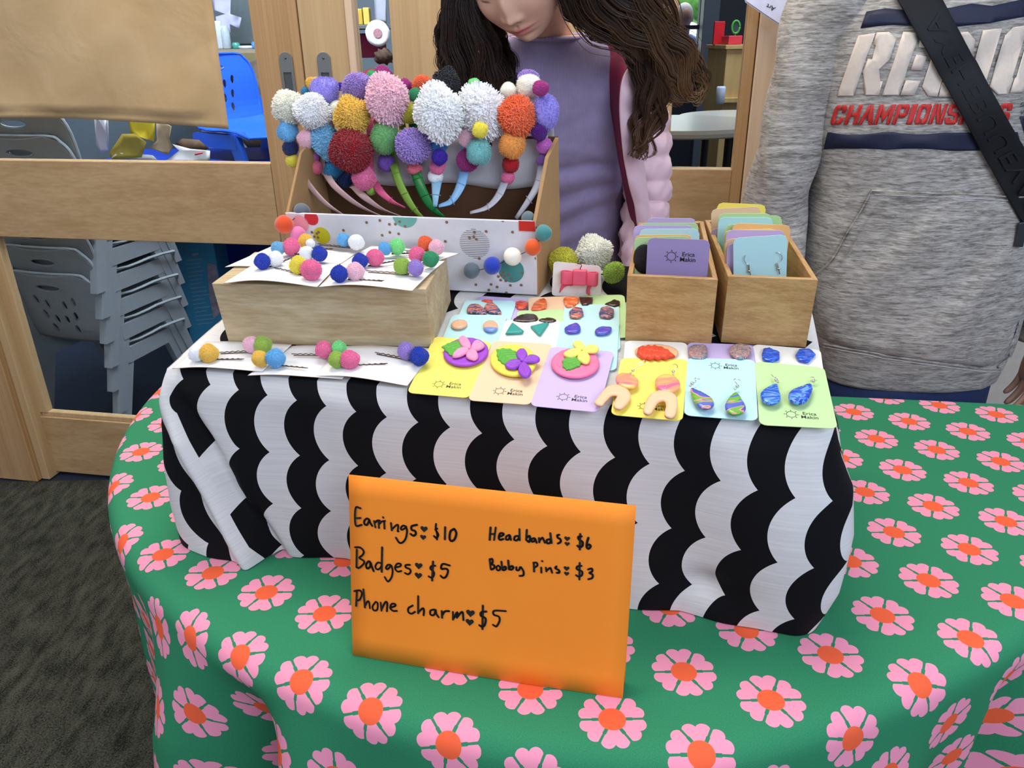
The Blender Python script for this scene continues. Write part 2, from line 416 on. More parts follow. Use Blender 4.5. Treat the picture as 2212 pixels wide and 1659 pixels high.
# ------------------------------------------------------------------ riser with black and white scallop cloth
def mat_scallop():
    m, b = newmat('scallop_cloth', .85, 0, .2); u, v, _ = xy('UV')
    P, D = .078, .0378
    ph = (v+u*.09-(.876+.09*.1187))/P; fr = ph-X.m('FLOOR', ph)-.5; R = .0509
    g = X.m('SQRT', R*R-(fr*P)*(fr*P))-math.sqrt(R*R-.039**2)
    q = (u-.5347+g-(v-.9148)*.114)/D; k = X.m('FLOOR', q); par = (k*.5-X.m('FLOOR', k*.5)) < .25
    f = noise(vec(u*10, v*400, 0.0), 1, 3); c = mixc(remap(f, .3, .7), srgb(208, 205, 201), srgb(222, 219, 213))
    setc(b, mixc(par, c, srgb(10, 10, 13))); bump(b, f, .12, .0006); return m
M_SCAL = mat_scallop()
RB = empty('riser_box', T.W(-.045, .15, -.26)*np.array([1, 1, 0])+np.array([0, 0, .7225]), 'low display box hidden under the black and white cloth', 'box')
zt = lambda P: P
_c = []
for (u, v) in ((-.38, .055), (.29, .055), (.29, .35), (-.38, .35)): _c.append((u, v))
V = [np.array([*T.W(u, v)[:2], .7228]) for u, v in _c]+[T.W(u, v, -.008) for u, v in _c]
part('carton', (V, BOXF), plain((170, 140, 100), .8), RB)
# drape: perimeter path x height. UV in fabric metres, u measured along the front, v = height
uL = lambda z: np.interp(z, [.70, .78, .84, .90, .94, .985], [-.470, -.477, -.476, -.466, -.452, -.428])
uR = lambda z: np.interp(z, [.70, .775, .838, .896, .93, .985], [.352, .372, .375, .368, .352, .336])
fo = lambda u: np.interp(u, [-.47, -.41, -.345, -.335, -.30, -.23, 0, .14, .2, .25, .30, .36], [-.012, -.016, -.010, .004, .010, .020, .012, .0, .007, -.002, -.007, -.006])
rng = np.random.RandomState(3)
def front_pt(f, h):                        # f 0..1 left to right on the front, h 0 bottom .. 1 top edge
    z = .7215+(.980-.7215+.0)*h; fu = -.432+max(0, .965-z)*.40; u = uL(z)+(fu-uL(z))*(f/.14) if f < .14 else fu+(uR(z)-fu)*(f-.14)/.86
    zt_ = .980+0.0*u; d = fo(u)*(1-h)**1.2 - .018*math.sin(PI*h)*math.exp(-((f-.93)/.10)**2)
    d += .0025*math.sin(u*31+h*4)*math.sin(PI*h)+.0015*math.sin(u*70-h*7)*(1-h)
    rr = .03; e = min(1, (1-h)/.12); d += .012*(1-e)**2                       # rounded top edge
    for s, ff in ((0, f), (1, 1-f)):       # rounded vertical corners
        w_ = .045 if s else .08
        if ff < w_: d += .035*(1-math.sqrt(max(0, 1-((w_-ff)/w_)**2)))
    # pulled fold from the upper left corner to the bottom
    c = u-fu
    if z < .965:
        k = min(1, (.965-z)/.07); d += k*(-.020*math.exp(-((c+.012)/.016)**2)+(.016*math.exp(-((c-.014)/.012)**2)))
    # hollow near the lower right
    d += .016*math.exp(-((u-.235)/.03)**2-((z-.765)/.022)**2)
    return u, z, d
def fold_uv(u, z):
    fu = -.432+(.965-z)*.40
    if u < fu-.0 and z < .965:
        a = math.radians(24); du, dz = u-fu, 0; s = (.965-z)*1.05
        return (-.449+du*math.cos(a)+.012, .965-s-du*math.sin(a)*1.0)
    return (u-0.0, z)
A0 = np.array([-.337, .835]); base_u = float((T.O[:2]-A0)@T.e[:2])          # front u of photo pattern = u + base_u
V, F, LUV = [], [], []
NF, NH = 300, 90
sideN = 40
def side_pt(s, h, right):
    z = .7215+(.980-.7215)*h; uu = (uR if right else uL)(z); f = 1.0 if right else 0.0
    u0, z0, d0 = front_pt(f, h); dep = d0+s; wob = .006*math.sin(s*40+h*3)*(1-h); bow = .012*math.sin(PI*h)*(1 if right else -1)*(1-min(1, s/.05))*0
    u = u0+(wob+(-.03*h*min(1, s/.3)*0)) ; zz = z+(s*.156 if h > .0 else 0)*h
    return u, zz, dep
rows = []
for i in range(sideN): rows.append(('L', (1-i/sideN)**1.0*.36))
for i in range(NF+1): rows.append(('F', i/NF))
for i in range(1, sideN+1): rows.append(('R', i/sideN*.36))
vid = {}
for r_, (kd, t) in enumerate(rows):
    for j in range(NH+1):
        h = j/NH
        if kd == 'F': u, z, d = front_pt(t, h); pu, pz = u, z
        elif kd == 'L': u, z, d = side_pt(t, h, False); pu, pz = u-t, z
        else: u, z, d = side_pt(t, h, True); pu, pz = u+t, z
        P = T.O+T.e*u+T.h*d; P = np.array([P[0], P[1], z if kd == 'F' else z]); V.append(P); LUV.append((u if kd == 'F' else pu, z, kd))
for i in range(len(rows)-1):
    for j in range(NH): a = i*(NH+1)+j; F.append((a, a+NH+1, a+NH+2, a+1))
nside = len(V); NT = 60
# top sheet
for i in range(NF+1):
    f = i/NF; u1, z1, d1_ = front_pt(f, 1)
    for j in range(NT+1):
        v = .36*j/NT; ue = u1
        hh = .0012*math.sin(u1*60+v*33)*min(1, v/.03)*.6
        hh -= .018*max(0, 1-v/.02)**2*0
        P = T.O+T.e*ue+T.h*d1_; P = np.array([P[0], P[1], z1]); P = P+T.b*v*1.0+T.n*hh
        if v > 0: P = P-T.h*d1_*min(1, v/.02)*0
        V.append(P); LUV.append((ue, .980+v, 'T'))
for i in range(NF):
    for j in range(NT): a = nside+i*(NT+1)+j; F.append((a, a+NT+1, a+NT+2, a+1))
me = bpy.data.meshes.new('scallop_cloth'); me.from_pydata([tuple(v) for v in V], [], F); me.materials.append(M_SCAL)
me.polygons.foreach_set('use_smooth', [True]*len(me.polygons)); uvl = me.uv_layers.new(name='UVMap'); data = np.zeros((len(me.loops), 2), dtype=np.float32)
for p in me.polygons:
    c = [LUV[i] for i in p.vertices]; cu = sum(q[0] for q in c)/len(c); cz = sum(q[1] for q in c)/len(c); kd = c[-1][2] if len({q[2] for q in c}) == 1 else 'F'
    left = all(q[2] in 'FL' for q in c) and cu < -.432+max(0, .965-cz)*.40 and cz < .965
    for li, vi in zip(p.loop_indices, p.vertices):
        u, z, k_ = LUV[vi]
        if left:
            fu = -.432+(.965-z)*.40; a = math.radians(27); du = u-fu; s = (.965-z)*1.06
            k2 = min(1, s/.05); z2 = z*(1-k2)+(.955-s-du*math.sin(a)*.9)*k2; u2 = u*(1-k2)+(-.433+.114*(z2-.915)+du*math.cos(a))*k2; u, z = u2, z2
        data[li] = (u+base_u, z)
uvl.data.foreach_set('uv', data.ravel()); me.update()
o = bpy.data.objects.new('scallop_cloth', me); COL.objects.link(o); prop(o, 'black and white scallop-striped cloth draped over the display box', 'cloth')
# ------------------------------------------------------------------ orange price sign
A = onz(762, 1415, .7205); B = onz(1345, 1508, .7205); e_ = (B-A)/np.linalg.norm(B-A); hn = np.array([-e_[1], e_[0], 0]); L_ = math.radians(11)
su = np.array([0, 0, math.cos(L_)])+hn*math.sin(L_); sn = np.cross(e_, su); SGN = 1 if (sn @ (CAM-A)) > 0 else -1
M_ORANGE = plain((254, 144, 36), .7, 0, .03, 15)
SG = empty('price_sign', A, 'folded orange card sign with handwritten prices on the green cloth', 'sign')
def sgn(x, y, o=0.0): return A+e_*x+su*y+sn*o
def card_panel(back):
    def f(i, j):
        b2 = SGN*.002*math.sin(PI*i)*(1-j)
        if not back: return sgn(.2975*i, .2115*j, b2)
        P = sgn(.2975*i, .2115*j); top = sgn(.2975*i, .2115); return top+(P-top)*np.array([1, 1, 1])+hn*(1-j)*.022+np.array([0, 0, 0])
    return grid(f, 14, 10)
q = part('front_panel', card_panel(False), M_ORANGE, SG, smooth=True); finish(q, solid=.0007)
q = part('back_panel', card_panel(True), M_ORANGE, SG, smooth=True); finish(q, solid=.0007)
S1 = [[(235,135),(150,133),(150,418),(255,418)],[(160,305),(235,300)],[(385,330),(345,310),(300,350),(305,405),(350,415),(385,340),(400,380),(435,435)],[(465,350),(490,460)],[(485,380),(520,345),(565,345)],[(545,370),(550,470)],[(560,400),(600,360),(655,350)],[(640,370),(645,480)],[(618,285),(626,297)],[(755,385),(770,510)],[(775,490),(850,420),(880,430),(870,520),(885,525)],[(1005,440),(960,430),(925,470),(940,500),(1000,470),(1015,445)],[(1015,460),(1030,520),(1010,640),(960,710),(900,720),(840,635)],[(1200,415),(1110,440),(1110,500),(1165,520),(1180,570),(1140,600),(1090,570)],[(1525,400),(1520,480),(1545,580),(1540,665)],[(1545,480),(1515,495),(1560,570),(1555,610),(1530,640),(1490,605)],[(1680,455),(1675,660)],[(1820,490),(1770,530),(1755,640),(1785,690),(1840,660),(1870,560),(1840,490),(1820,490)],
[(170,840),(165,1140)],[(140,800),(230,805),(290,870),(270,930),(215,980),(290,1030),(290,1080),(210,1150),(165,1140)],[(400,1050),(370,1040),(330,1100),(350,1160),(400,1130),(405,1060),(430,1130),(460,1205)],[(590,1070),(530,1060),(490,1120),(510,1170),(560,1165),(605,1090)],[(605,800),(598,1215)],[(745,1095),(700,1100),(670,1150),(700,1170),(760,1110)],[(765,1110),(785,1200),(765,1310),(705,1380),(650,1305)],[(830,1140),(915,1120),(920,1080),(860,1080),(825,1150),(870,1210),(935,1200)],[(1080,1095),(1010,1100),(1010,1140),(1080,1170),(1090,1220),(1050,1255),(995,1235)],[(1475,1040),(1460,1360)],[(1515,1110),(1450,1115),(1430,1160),(1490,1220),(1480,1290),(1440,1310),(1400,1290)],[(1760,1105),(1640,1080),(1615,1160),(1700,1160),(1730,1200),(1700,1290),(1650,1315),(1605,1280)]]
S2 = [[(130,165),(120,345)],[(95,155),(170,145),(195,190),(170,260),(135,275)],[(215,130),(235,365)],[(240,340),(270,285),(290,300),(300,375)],[(375,290),(335,350),(350,400),(395,390),(400,310),(375,290)],[(440,300),(450,405)],[(450,390),(500,295),(525,310),(520,410)],[(570,365),(630,340),(620,315),(580,320),(565,370),(600,405),(650,405)],[(855,335),(800,370),(800,420),(840,440),(885,415)],[(925,215),(925,435)],[(930,420),(985,370),(1000,400),(995,460)],[(1135,385),(1085,400),(1085,450),(1130,455),(1150,390),(1160,440),(1190,485)],[(1230,405),(1235,490)],[(1235,460),(1270,410),(1325,405)],[(1375,415),(1375,515)],[(1385,495),(1430,420),(1425,490)],[(1430,480),(1495,415),(1510,520)],[(1760,335),(1755,635)],[(1805,410),(1740,420),(1735,465),(1795,500),(1785,580),(1750,605),(1715,585)],[(2055,405),(1910,400),(1900,450),(1965,475),(1975,530),(1935,600),(1890,580)]]
S3 = [[(175,155),(160,380)],[(270,155),(240,385)],[(170,275),(250,275)],[(330,330),(410,290),(400,260),(350,265),(325,340),(350,380),(410,365)],[(520,290),(465,320),(460,375),(510,370),(530,300),(550,385)],[(690,310),(625,320),(610,380),(660,390),(700,340)],[(705,185),(710,390)],[(840,200),(830,385)],[(840,340),(890,310),(900,370),(880,420),(840,390)],[(975,350),(930,370),(935,415),(985,400),(990,360),(1020,435)],[(1065,350),(1070,425)],[(1075,400),(1120,345),(1140,360),(1170,435)],[(1270,370),(1210,385),(1210,440),(1260,440),(1285,390)],[(1270,260),(1295,440)],[(1435,290),(1400,300),(1410,345),(1455,370),(1460,420),(1410,450)],[(1820,275),(1812,560)],[(1845,320),(1785,330),(1800,380),(1860,420),(1860,490),(1810,520),(1770,490)],[(1970,345),(1945,430),(1940,520),(1975,545),(2010,500),(1985,470),(1945,490)],[(160,735),(180,910)],[(165,740),(205,730),(215,790),(185,820),(245,850),(240,900),(190,925)],[(320,850),(285,880),(300,935),(345,930),(350,880),(320,850)],[(375,780),(395,930)],[(395,900),(445,870),(460,910),(420,935),(395,925)],[(500,760),(515,920)],[(515,890),(570,860),(595,890),(560,925),(520,915)],[(650,880),(655,935),(700,930),(715,880)],[(735,880),(780,960),(775,1030),(710,1040)],[(970,800),(975,960)],[(960,800),(1020,800),(1035,850),(980,890)],[(1105,890),(1108,980)],[(1118,770),(1128,773)],[(1190,890),(1200,960)],[(1205,945),(1265,895),(1285,920),(1305,985)],[(1385,870),(1365,900),(1430,940),(1435,980),(1390,985)],[(1810,805),(1805,1110)],[(1845,860),(1770,870),(1760,920),(1850,960),(1850,1030),(1790,1055),(1745,1030)],[(1965,925),(2030,910),(2040,960),(1990,990),(2045,1020),(2040,1080),(1970,1105)]]
M_INK = plain((26, 26, 22), .6, 0, 0)
def on_sign(x, y): P = onplane(x, y, A, sn); d = P-A; return d@e_, d@su
def ribbon2(P, r):                         # rounded marker stroke outline in 2D
    P = smoothpath(P, max(6, len(P)*5)) if len(P) > 2 else np.array(P); V, F = [], []
    for k, p in enumerate(P):
        n = len(V); V += [(p[0]+r*math.cos(a), p[1]+r*math.sin(a)) for a in np.linspace(0, 2*PI, 9)[:-1]]; F.append(tuple(range(n, n+8)))
        if k:
            q = P[k-1]; d = p-q; l = np.linalg.norm(d)+1e-9; o_ = np.array([-d[1], d[0]])/l*r; n = len(V); V += [tuple(q-o_), tuple(p-o_), tuple(p+o_), tuple(q+o_)]; F.append((n, n+1, n+2, n+3))
    return V, F
def heart2(c, r, n=20):
    P = []
    for t in np.linspace(0, 2*PI, n+1)[:-1]:
        x = 16*math.sin(t)**3; y = 13*math.cos(t)-5*math.cos(2*t)-2*math.cos(3*t)-math.cos(4*t); P.append((c[0]+x*r/16, c[1]+y*r/16))
    return P, [tuple(range(n))]
def writing(name, strokes, s, ox, oy, hearts, r):
    parts = []
    for k in strokes:
        Q = [np.array(on_sign(*p)) for p in pts(k, s, ox, oy)]; parts.append(ribbon2(Q, r*random.uniform(.9, 1.1)))
    for (hx, hy, hr) in hearts:
        c = on_sign(hx/s+ox, hy/s+oy); parts.append(heart2(c, hr/s*.00060))
    V, F = merge(parts); off = [.0011+.00002*(i % 7) for i in range(len(V))]
    mesh(name, [sgn(v[0], v[1], SGN*.0011+.002*math.sin(PI*v[0]/.2975)*(1-v[1]/.2115)) for v in V], F, M_INK, SG)
writing('handwriting', S1, 7.9, 750, 1080, [(1320,485,52),(1305,625,44),(1230,1110,56),(1225,1275,55)], .00115)
writing('handwriting', S2, 5.978, 750, 1250, [(1600,430,48),(1590,545,45)], .00115)
writing('handwriting', S3, 8.508, 1040, 1120, [(1580,360,42),(1580,455,38),(1570,905,42),(1570,1000,38)], .00110)
# ------------------------------------------------------------------ pompoms
def pom_mesh(kind, seed):
    r = np.random.RandomState(seed); V, F = [], []
    N, w_, l0, jit, core, bend = {'yarn': (2600, .029, .60, .085, .86, .22), 'dense': (3200, .021, .7, .05, .9, .10), 'soft': (3800, .012, .8, .085, .93, .35), 'felt': (260, .006, .98, .012, .99, .9)}[kind]
    b = r.normal(size=(5, 3)); b /= np.linalg.norm(b, axis=1)[:, None]; amp = {'yarn': .075, 'dense': .04, 'soft': .045, 'felt': .015}[kind]
    bumpf = lambda d: 1+amp*math.sin(3*(d@b[0])+1)*math.cos(4*(d@b[1]))+amp*.8*math.sin(5*(d@b[2])+2)
    v, f = sphere((0, 0, 0), core, 24, 16, lambda d: bumpf(d)); V += v; F += f
    g = (1+5**.5)/2
    for i in range(N):
        z = 1-2*(i+.5)/N; th = 2*PI*i/g; q = math.sqrt(1-z*z); d = np.array([q*math.cos(th), q*math.sin(th), z])
        d = d+r.normal(size=3)*(.05 if kind != 'felt' else .02); d /= np.linalg.norm(d)
        t = r.normal(size=3); t -= (t@d)*d; t /= np.linalg.norm(t); s = np.cross(d, t); L = bumpf(d)*(1+r.uniform(-jit, jit))
        tip = d*L+t*bend*r.uniform(0, 1)*(.6 if kind != 'felt' else .1); bs = d*l0; n = len(V); ww = w_*r.uniform(.8, 1.25)
        if kind == 'felt': bs = d*.985-t*.05; tip = d*1.006+t*.05
        for p, k in ((bs, .8), (tip, 1.0)):
            for a in (0, 2.094, 4.189): V.append(p+ww*k*(math.cos(a)*t+math.sin(a)*s))
        F += [(n, n+1, n+4, n+3), (n+1, n+2, n+5, n+4), (n+2, n, n+3, n+5), (n+3, n+4, n+5)]
    me = bpy.data.meshes.new('pompom_'+kind); me.from_pydata([tuple(p) for p in V], [], F); me.materials.append(None); me.update()
    ncore = len(f); sm = [True]*ncore+[False]*(len(me.polygons)-ncore); me.polygons.foreach_set('use_smooth', sm); return me
POM = {k: [pom_mesh(k, s) for s in ((1, 2) if k != 'felt' else (1,))] for k in ('yarn', 'dense', 'soft', 'felt')}
def mat_yarn(rgb):
    key = ('y', rgb)
    if key in MATS: return MATS[key]
    m, b = newmat('yarn', .9, 0, .15, Sheen_Weight=.45); n = X.nt.nodes.new('ShaderNodeNewGeometry'); c = srgb(*rgb)
    f = X(n.outputs['Random Per Island']); lo = tuple(x*(.94 if min(rgb) > 190 else .84) for x in c[:3])+(1,); hi = tuple(min(1, x*1.12+.01) for x in c[:3])+(1,)
    setc(b, mixc(f, lo, hi)); b.inputs['Subsurface Weight'].default_value = .0; MATS[key] = m; return m
PC = dict(cream=(250,246,228), white=(250,250,248), lightblue=(96,184,232), navy=(6,44,104), yellow=(244,226,50), palepink=(250,196,208), magenta=(186,28,134), orchid=(214,98,200), pink=(250,110,164),
    coral=(246,104,132), periwinkle=(146,132,226), gold=(252,200,58), skyyarn=(118,190,226), teal=(12,128,180), darkred=(156,8,24), lime=(164,198,54), lavender=(168,134,214), green=(96,172,86), emerald=(28,160,92),
    purple=(110,56,176), violet=(64,14,176), chartreuse=(206,200,22), orange=(254,98,32), black=(20,22,26), blue=(56,148,222), aqua=(110,190,186), mint=(130,232,136), amber=(252,158,48), red=(196,6,24), silverwhite=(244,240,240),
    royal=(22,66,190), tinsel=(160,96,190), mauve=(200,90,160), hotpink=(250,108,160), plum=(90,8,130))
for k_ in PC:
    if k_ not in ('navy', 'black', 'darkred', 'red', 'plum', 'violet', 'royal', 'white', 'cream'): PC[k_] = tuple(int(c+(255-c)*.16) for c in PC[k_])
def put_pom(x, y, rpx, col, kind, at, parent, rx=None, name='pompom', label=None):
    """at: function pixel -> world point on the thing's surface plane; rpx in photo pixels"""
    P = at(x, y) if callable(at) else np.array(at); R = rpx*depth_of(P)/FPX
    o = bpy.data.objects.new(name, random.choice(POM[kind])); COL.objects.link(o)
    o.material_slots[0].link = 'OBJECT'; o.material_slots[0].material = mat_yarn(PC[col])
    ry = R*(rx or 1.0)
    M = Matrix.LocRotScale(Vector(P), None, Vector((R, R, ry))) @ Matrix.Rotation(random.uniform(0, 6), 4, Vector((random.random(), random.random(), 1)))
    o.parent = parent; o.matrix_local = Matrix.LocRotScale(parent.location, parent.rotation_euler, parent.scale).inverted() @ M
    if label: o['label'] = label
    return o, P, R
# ------------------------------------------------------------------ gift box holding the headbands
VB, VF = .362, .255                       # depth of back and front panels on the riser top
M_PAPER = None
def mat_giftpaper():
    m, b = newmat('gift_paper', .55, 0, .4); x, y, z = xy('Object'); f = noise(vec(x, y, z), 30, 3); setc(b, mixc(remap(f, .3, .7), srgb(214, 212, 214), srgb(226, 224, 226))); bump(b, f, .35, .004); return m
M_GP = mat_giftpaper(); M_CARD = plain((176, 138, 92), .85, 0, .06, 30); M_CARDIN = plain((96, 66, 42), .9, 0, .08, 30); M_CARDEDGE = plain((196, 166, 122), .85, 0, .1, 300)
UL, UR = -.372, -.018
GB = empty('gift_paper_box', T.W((UL+UR)/2, (VF+VB)/2, .001), 'open cardboard box wrapped in white dotted gift paper holding the headbands', 'box')
q = part('front_panel', tbox(T, UL, UR, VF, VF+.004, .0015, .107), M_GP, GB, .0012)
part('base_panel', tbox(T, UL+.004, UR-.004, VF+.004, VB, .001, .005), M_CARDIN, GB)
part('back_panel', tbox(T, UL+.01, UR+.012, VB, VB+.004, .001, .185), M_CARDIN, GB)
V, F = grid(lambda i, j: T.W(UL+.014+(UR-UL-.012)*i, VB-.0012-.002*abs(math.sin(i*9+j*3)), .116+.067*j+(.004*math.sin(i*14)*(1-j))), 30, 8); finish(mesh('paper_lining', V, F, M_GP, GB, True), solid=.0004)
def sidep(u0, u1, du, dv=0):
    P = []
    for uu in (u0, u1): P += [T.W(uu, VF, .001), T.W(uu+du, VB, .001), T.W(uu+du, VB, .185), T.W(uu+du*.55, VF+.06, .172), T.W(uu, VF+.001, .107)]
    return P, [(0, 1, 2, 3, 4), (9, 8, 7, 6, 5)]+[(i, i+5, (i+1) % 5+5, (i+1) % 5) for i in range(5)]
part('side_panel', sidep(UL+.001, UL+.005, .01), M_CARD, GB, .0006)
part('side_panel', sidep(UR-.004, UR+.001, .012), M_CARD, GB, .0006)
# printed decoration on the front panel
def fp(x, y, off=.0004): u, h = T.unv(x, y, VF-off); return u, h
def dec(name, polys, rgb):
    V, F = merge(polys); mesh(name, [T.W(v[0], VF-.0004-k, v[1]) for v, k in zip(V, [0]*len(V))], F, plain(rgb, .5, 0, .03), q, world=False)
def disc2(c, r, n=24, keep=None, ry=None):
    P = [(c[0]+r*math.cos(a), c[1]+(ry or r)*math.sin(a)) for a in np.linspace(0, 2*PI, n+1)[:-1]]
    if keep: P = [(min(max(p[0], keep[0]), keep[1]), min(max(p[1], keep[2]), keep[3])) for p in P]
    return P, [tuple(range(n))]
KEEP = (UL, UR-.001, .002, .1065)
z1 = lambda L: pts(L, 3.2529, 560, 130)
dots = [(755,1140),(848,1126),(915,1153),(957,1152),(987,1135),(1025,1168),(918,1210),(980,1220),(864,1230),(1318,1138),(1595,1203),(1780,1208),(1308,1273),(1513,1210),(1478,1248),(1508,1240),(1527,1258),(1712,1127),(295,1181),(371,1209),(405,1218),(417,1208),(388,1240),(413,1245),(592,1195),(1547,1393),(780,1320),(1523,1577),(1630,1575),(1672,1593),(1614,1614),(1765,1582),(1842,1580),(1737,1633),(1945,1393),(1716,1490),(1700,1510),(1722,1518),(1752,1510),(1680,1520),(1697,1545),(1733,1550),(1770,1535),(1848,1497)]
big = []
for (x, y, r, col) in ((1770, 1478, 76, (70,140,134)), (1020, 1090, 75, (110,172,160)), (290, 1150, 52, (236,160,166)), (440, 1232, 52, (200,190,30)), (366, 1110, 44, (206, 34, 48))):
    px_ = z1([(x, y)])[0]; c = fp(*px_); dec('printed_circle', [disc2(c, r/3.2529*.00076, 32, KEEP)], col)
c = fp(*z1([(1513, 1290)])[0]); lines = []
for k in range(17):
    yy = -.0205+.041*k/16; hw = math.sqrt(max(0, .0208**2-yy*yy))*1.0
    lines.append(([(c[0]-hw, c[1]+yy-.0003), (c[0]+hw, c[1]+yy-.0003), (c[0]+hw, c[1]+yy+.0003), (c[0]-hw, c[1]+yy+.0003)], [(0, 1, 2, 3)]))
dec('printed_stripes', lines, (110, 98, 84))
VV, FF = merge([disc2(fp(*z1([d])[0]), .0020, 10, KEEP) for d in dots]); mesh('printed_dots', [T.W(v[0], VF-.0007, v[1]) for v in VV], FF, plain((132, 104, 74), .4, 0, .02), q, world=False, kind='stuff')
# red tape at the front right corner
part('tape', tbox(T, UR-.022, UR-.0005, VF-.0012, VF-.0006, .094, .1075), plain((208, 44, 34), .4), GB)
# ------------------------------------------------------------------ felt ball garland across the gift box
GL = empty('felt_ball_garland', T.W(-.19, VF-.02, .05), 'string of coloured felt balls taped across the gift paper box', 'garland')
def at_front(off): return lambda x, y: onplane(x, y, T.W(0, VF-off, 0), T.b)
balls = []
for (x, y, r, rgb, off, nm) in ((175,1155,66,(214,76,28),.017,'orange'),(272,1222,56,(222,118,164),.014,'pink'),(300,1062,58,(92,98,108),-.012,'grey'),(1890,1110,50,(96,112,116),-.012,'grey'),(1998,1215,60,(66,132,130),.010,'teal'),(1922,1315,60,(222,86,26),.016,'orange'),(1780,1380,65,(232,226,208),.017,'cream'),(1637,1443,64,(30,56,168),.017,'blue'),(1492,1478,58,(92,104,112),.016,'grey')):
    PC['f'+nm+str(x)] = rgb; p_ = z1([(x, y)])[0]
    o, P, R = put_pom(p_[0], p_[1], r/3.2529, 'f'+nm+str(x), 'felt', at_front(off), GL, name='felt_ball', label=nm+' felt ball'); balls.append(P)
M_STR = plain((40, 36, 34), .8, 0, 0)
for a, b2 in ((2, 0), (0, 1), (3, 4), (4, 5), (5, 6), (6, 7), (7, 8)):
    P = [balls[a]+(balls[b2]-balls[a])*t-np.array([0, 0, .002*math.sin(PI*t)]) for t in np.linspace(0, 1, 6)]; part('string', tube(P, .0005, 5), M_STR, GL)
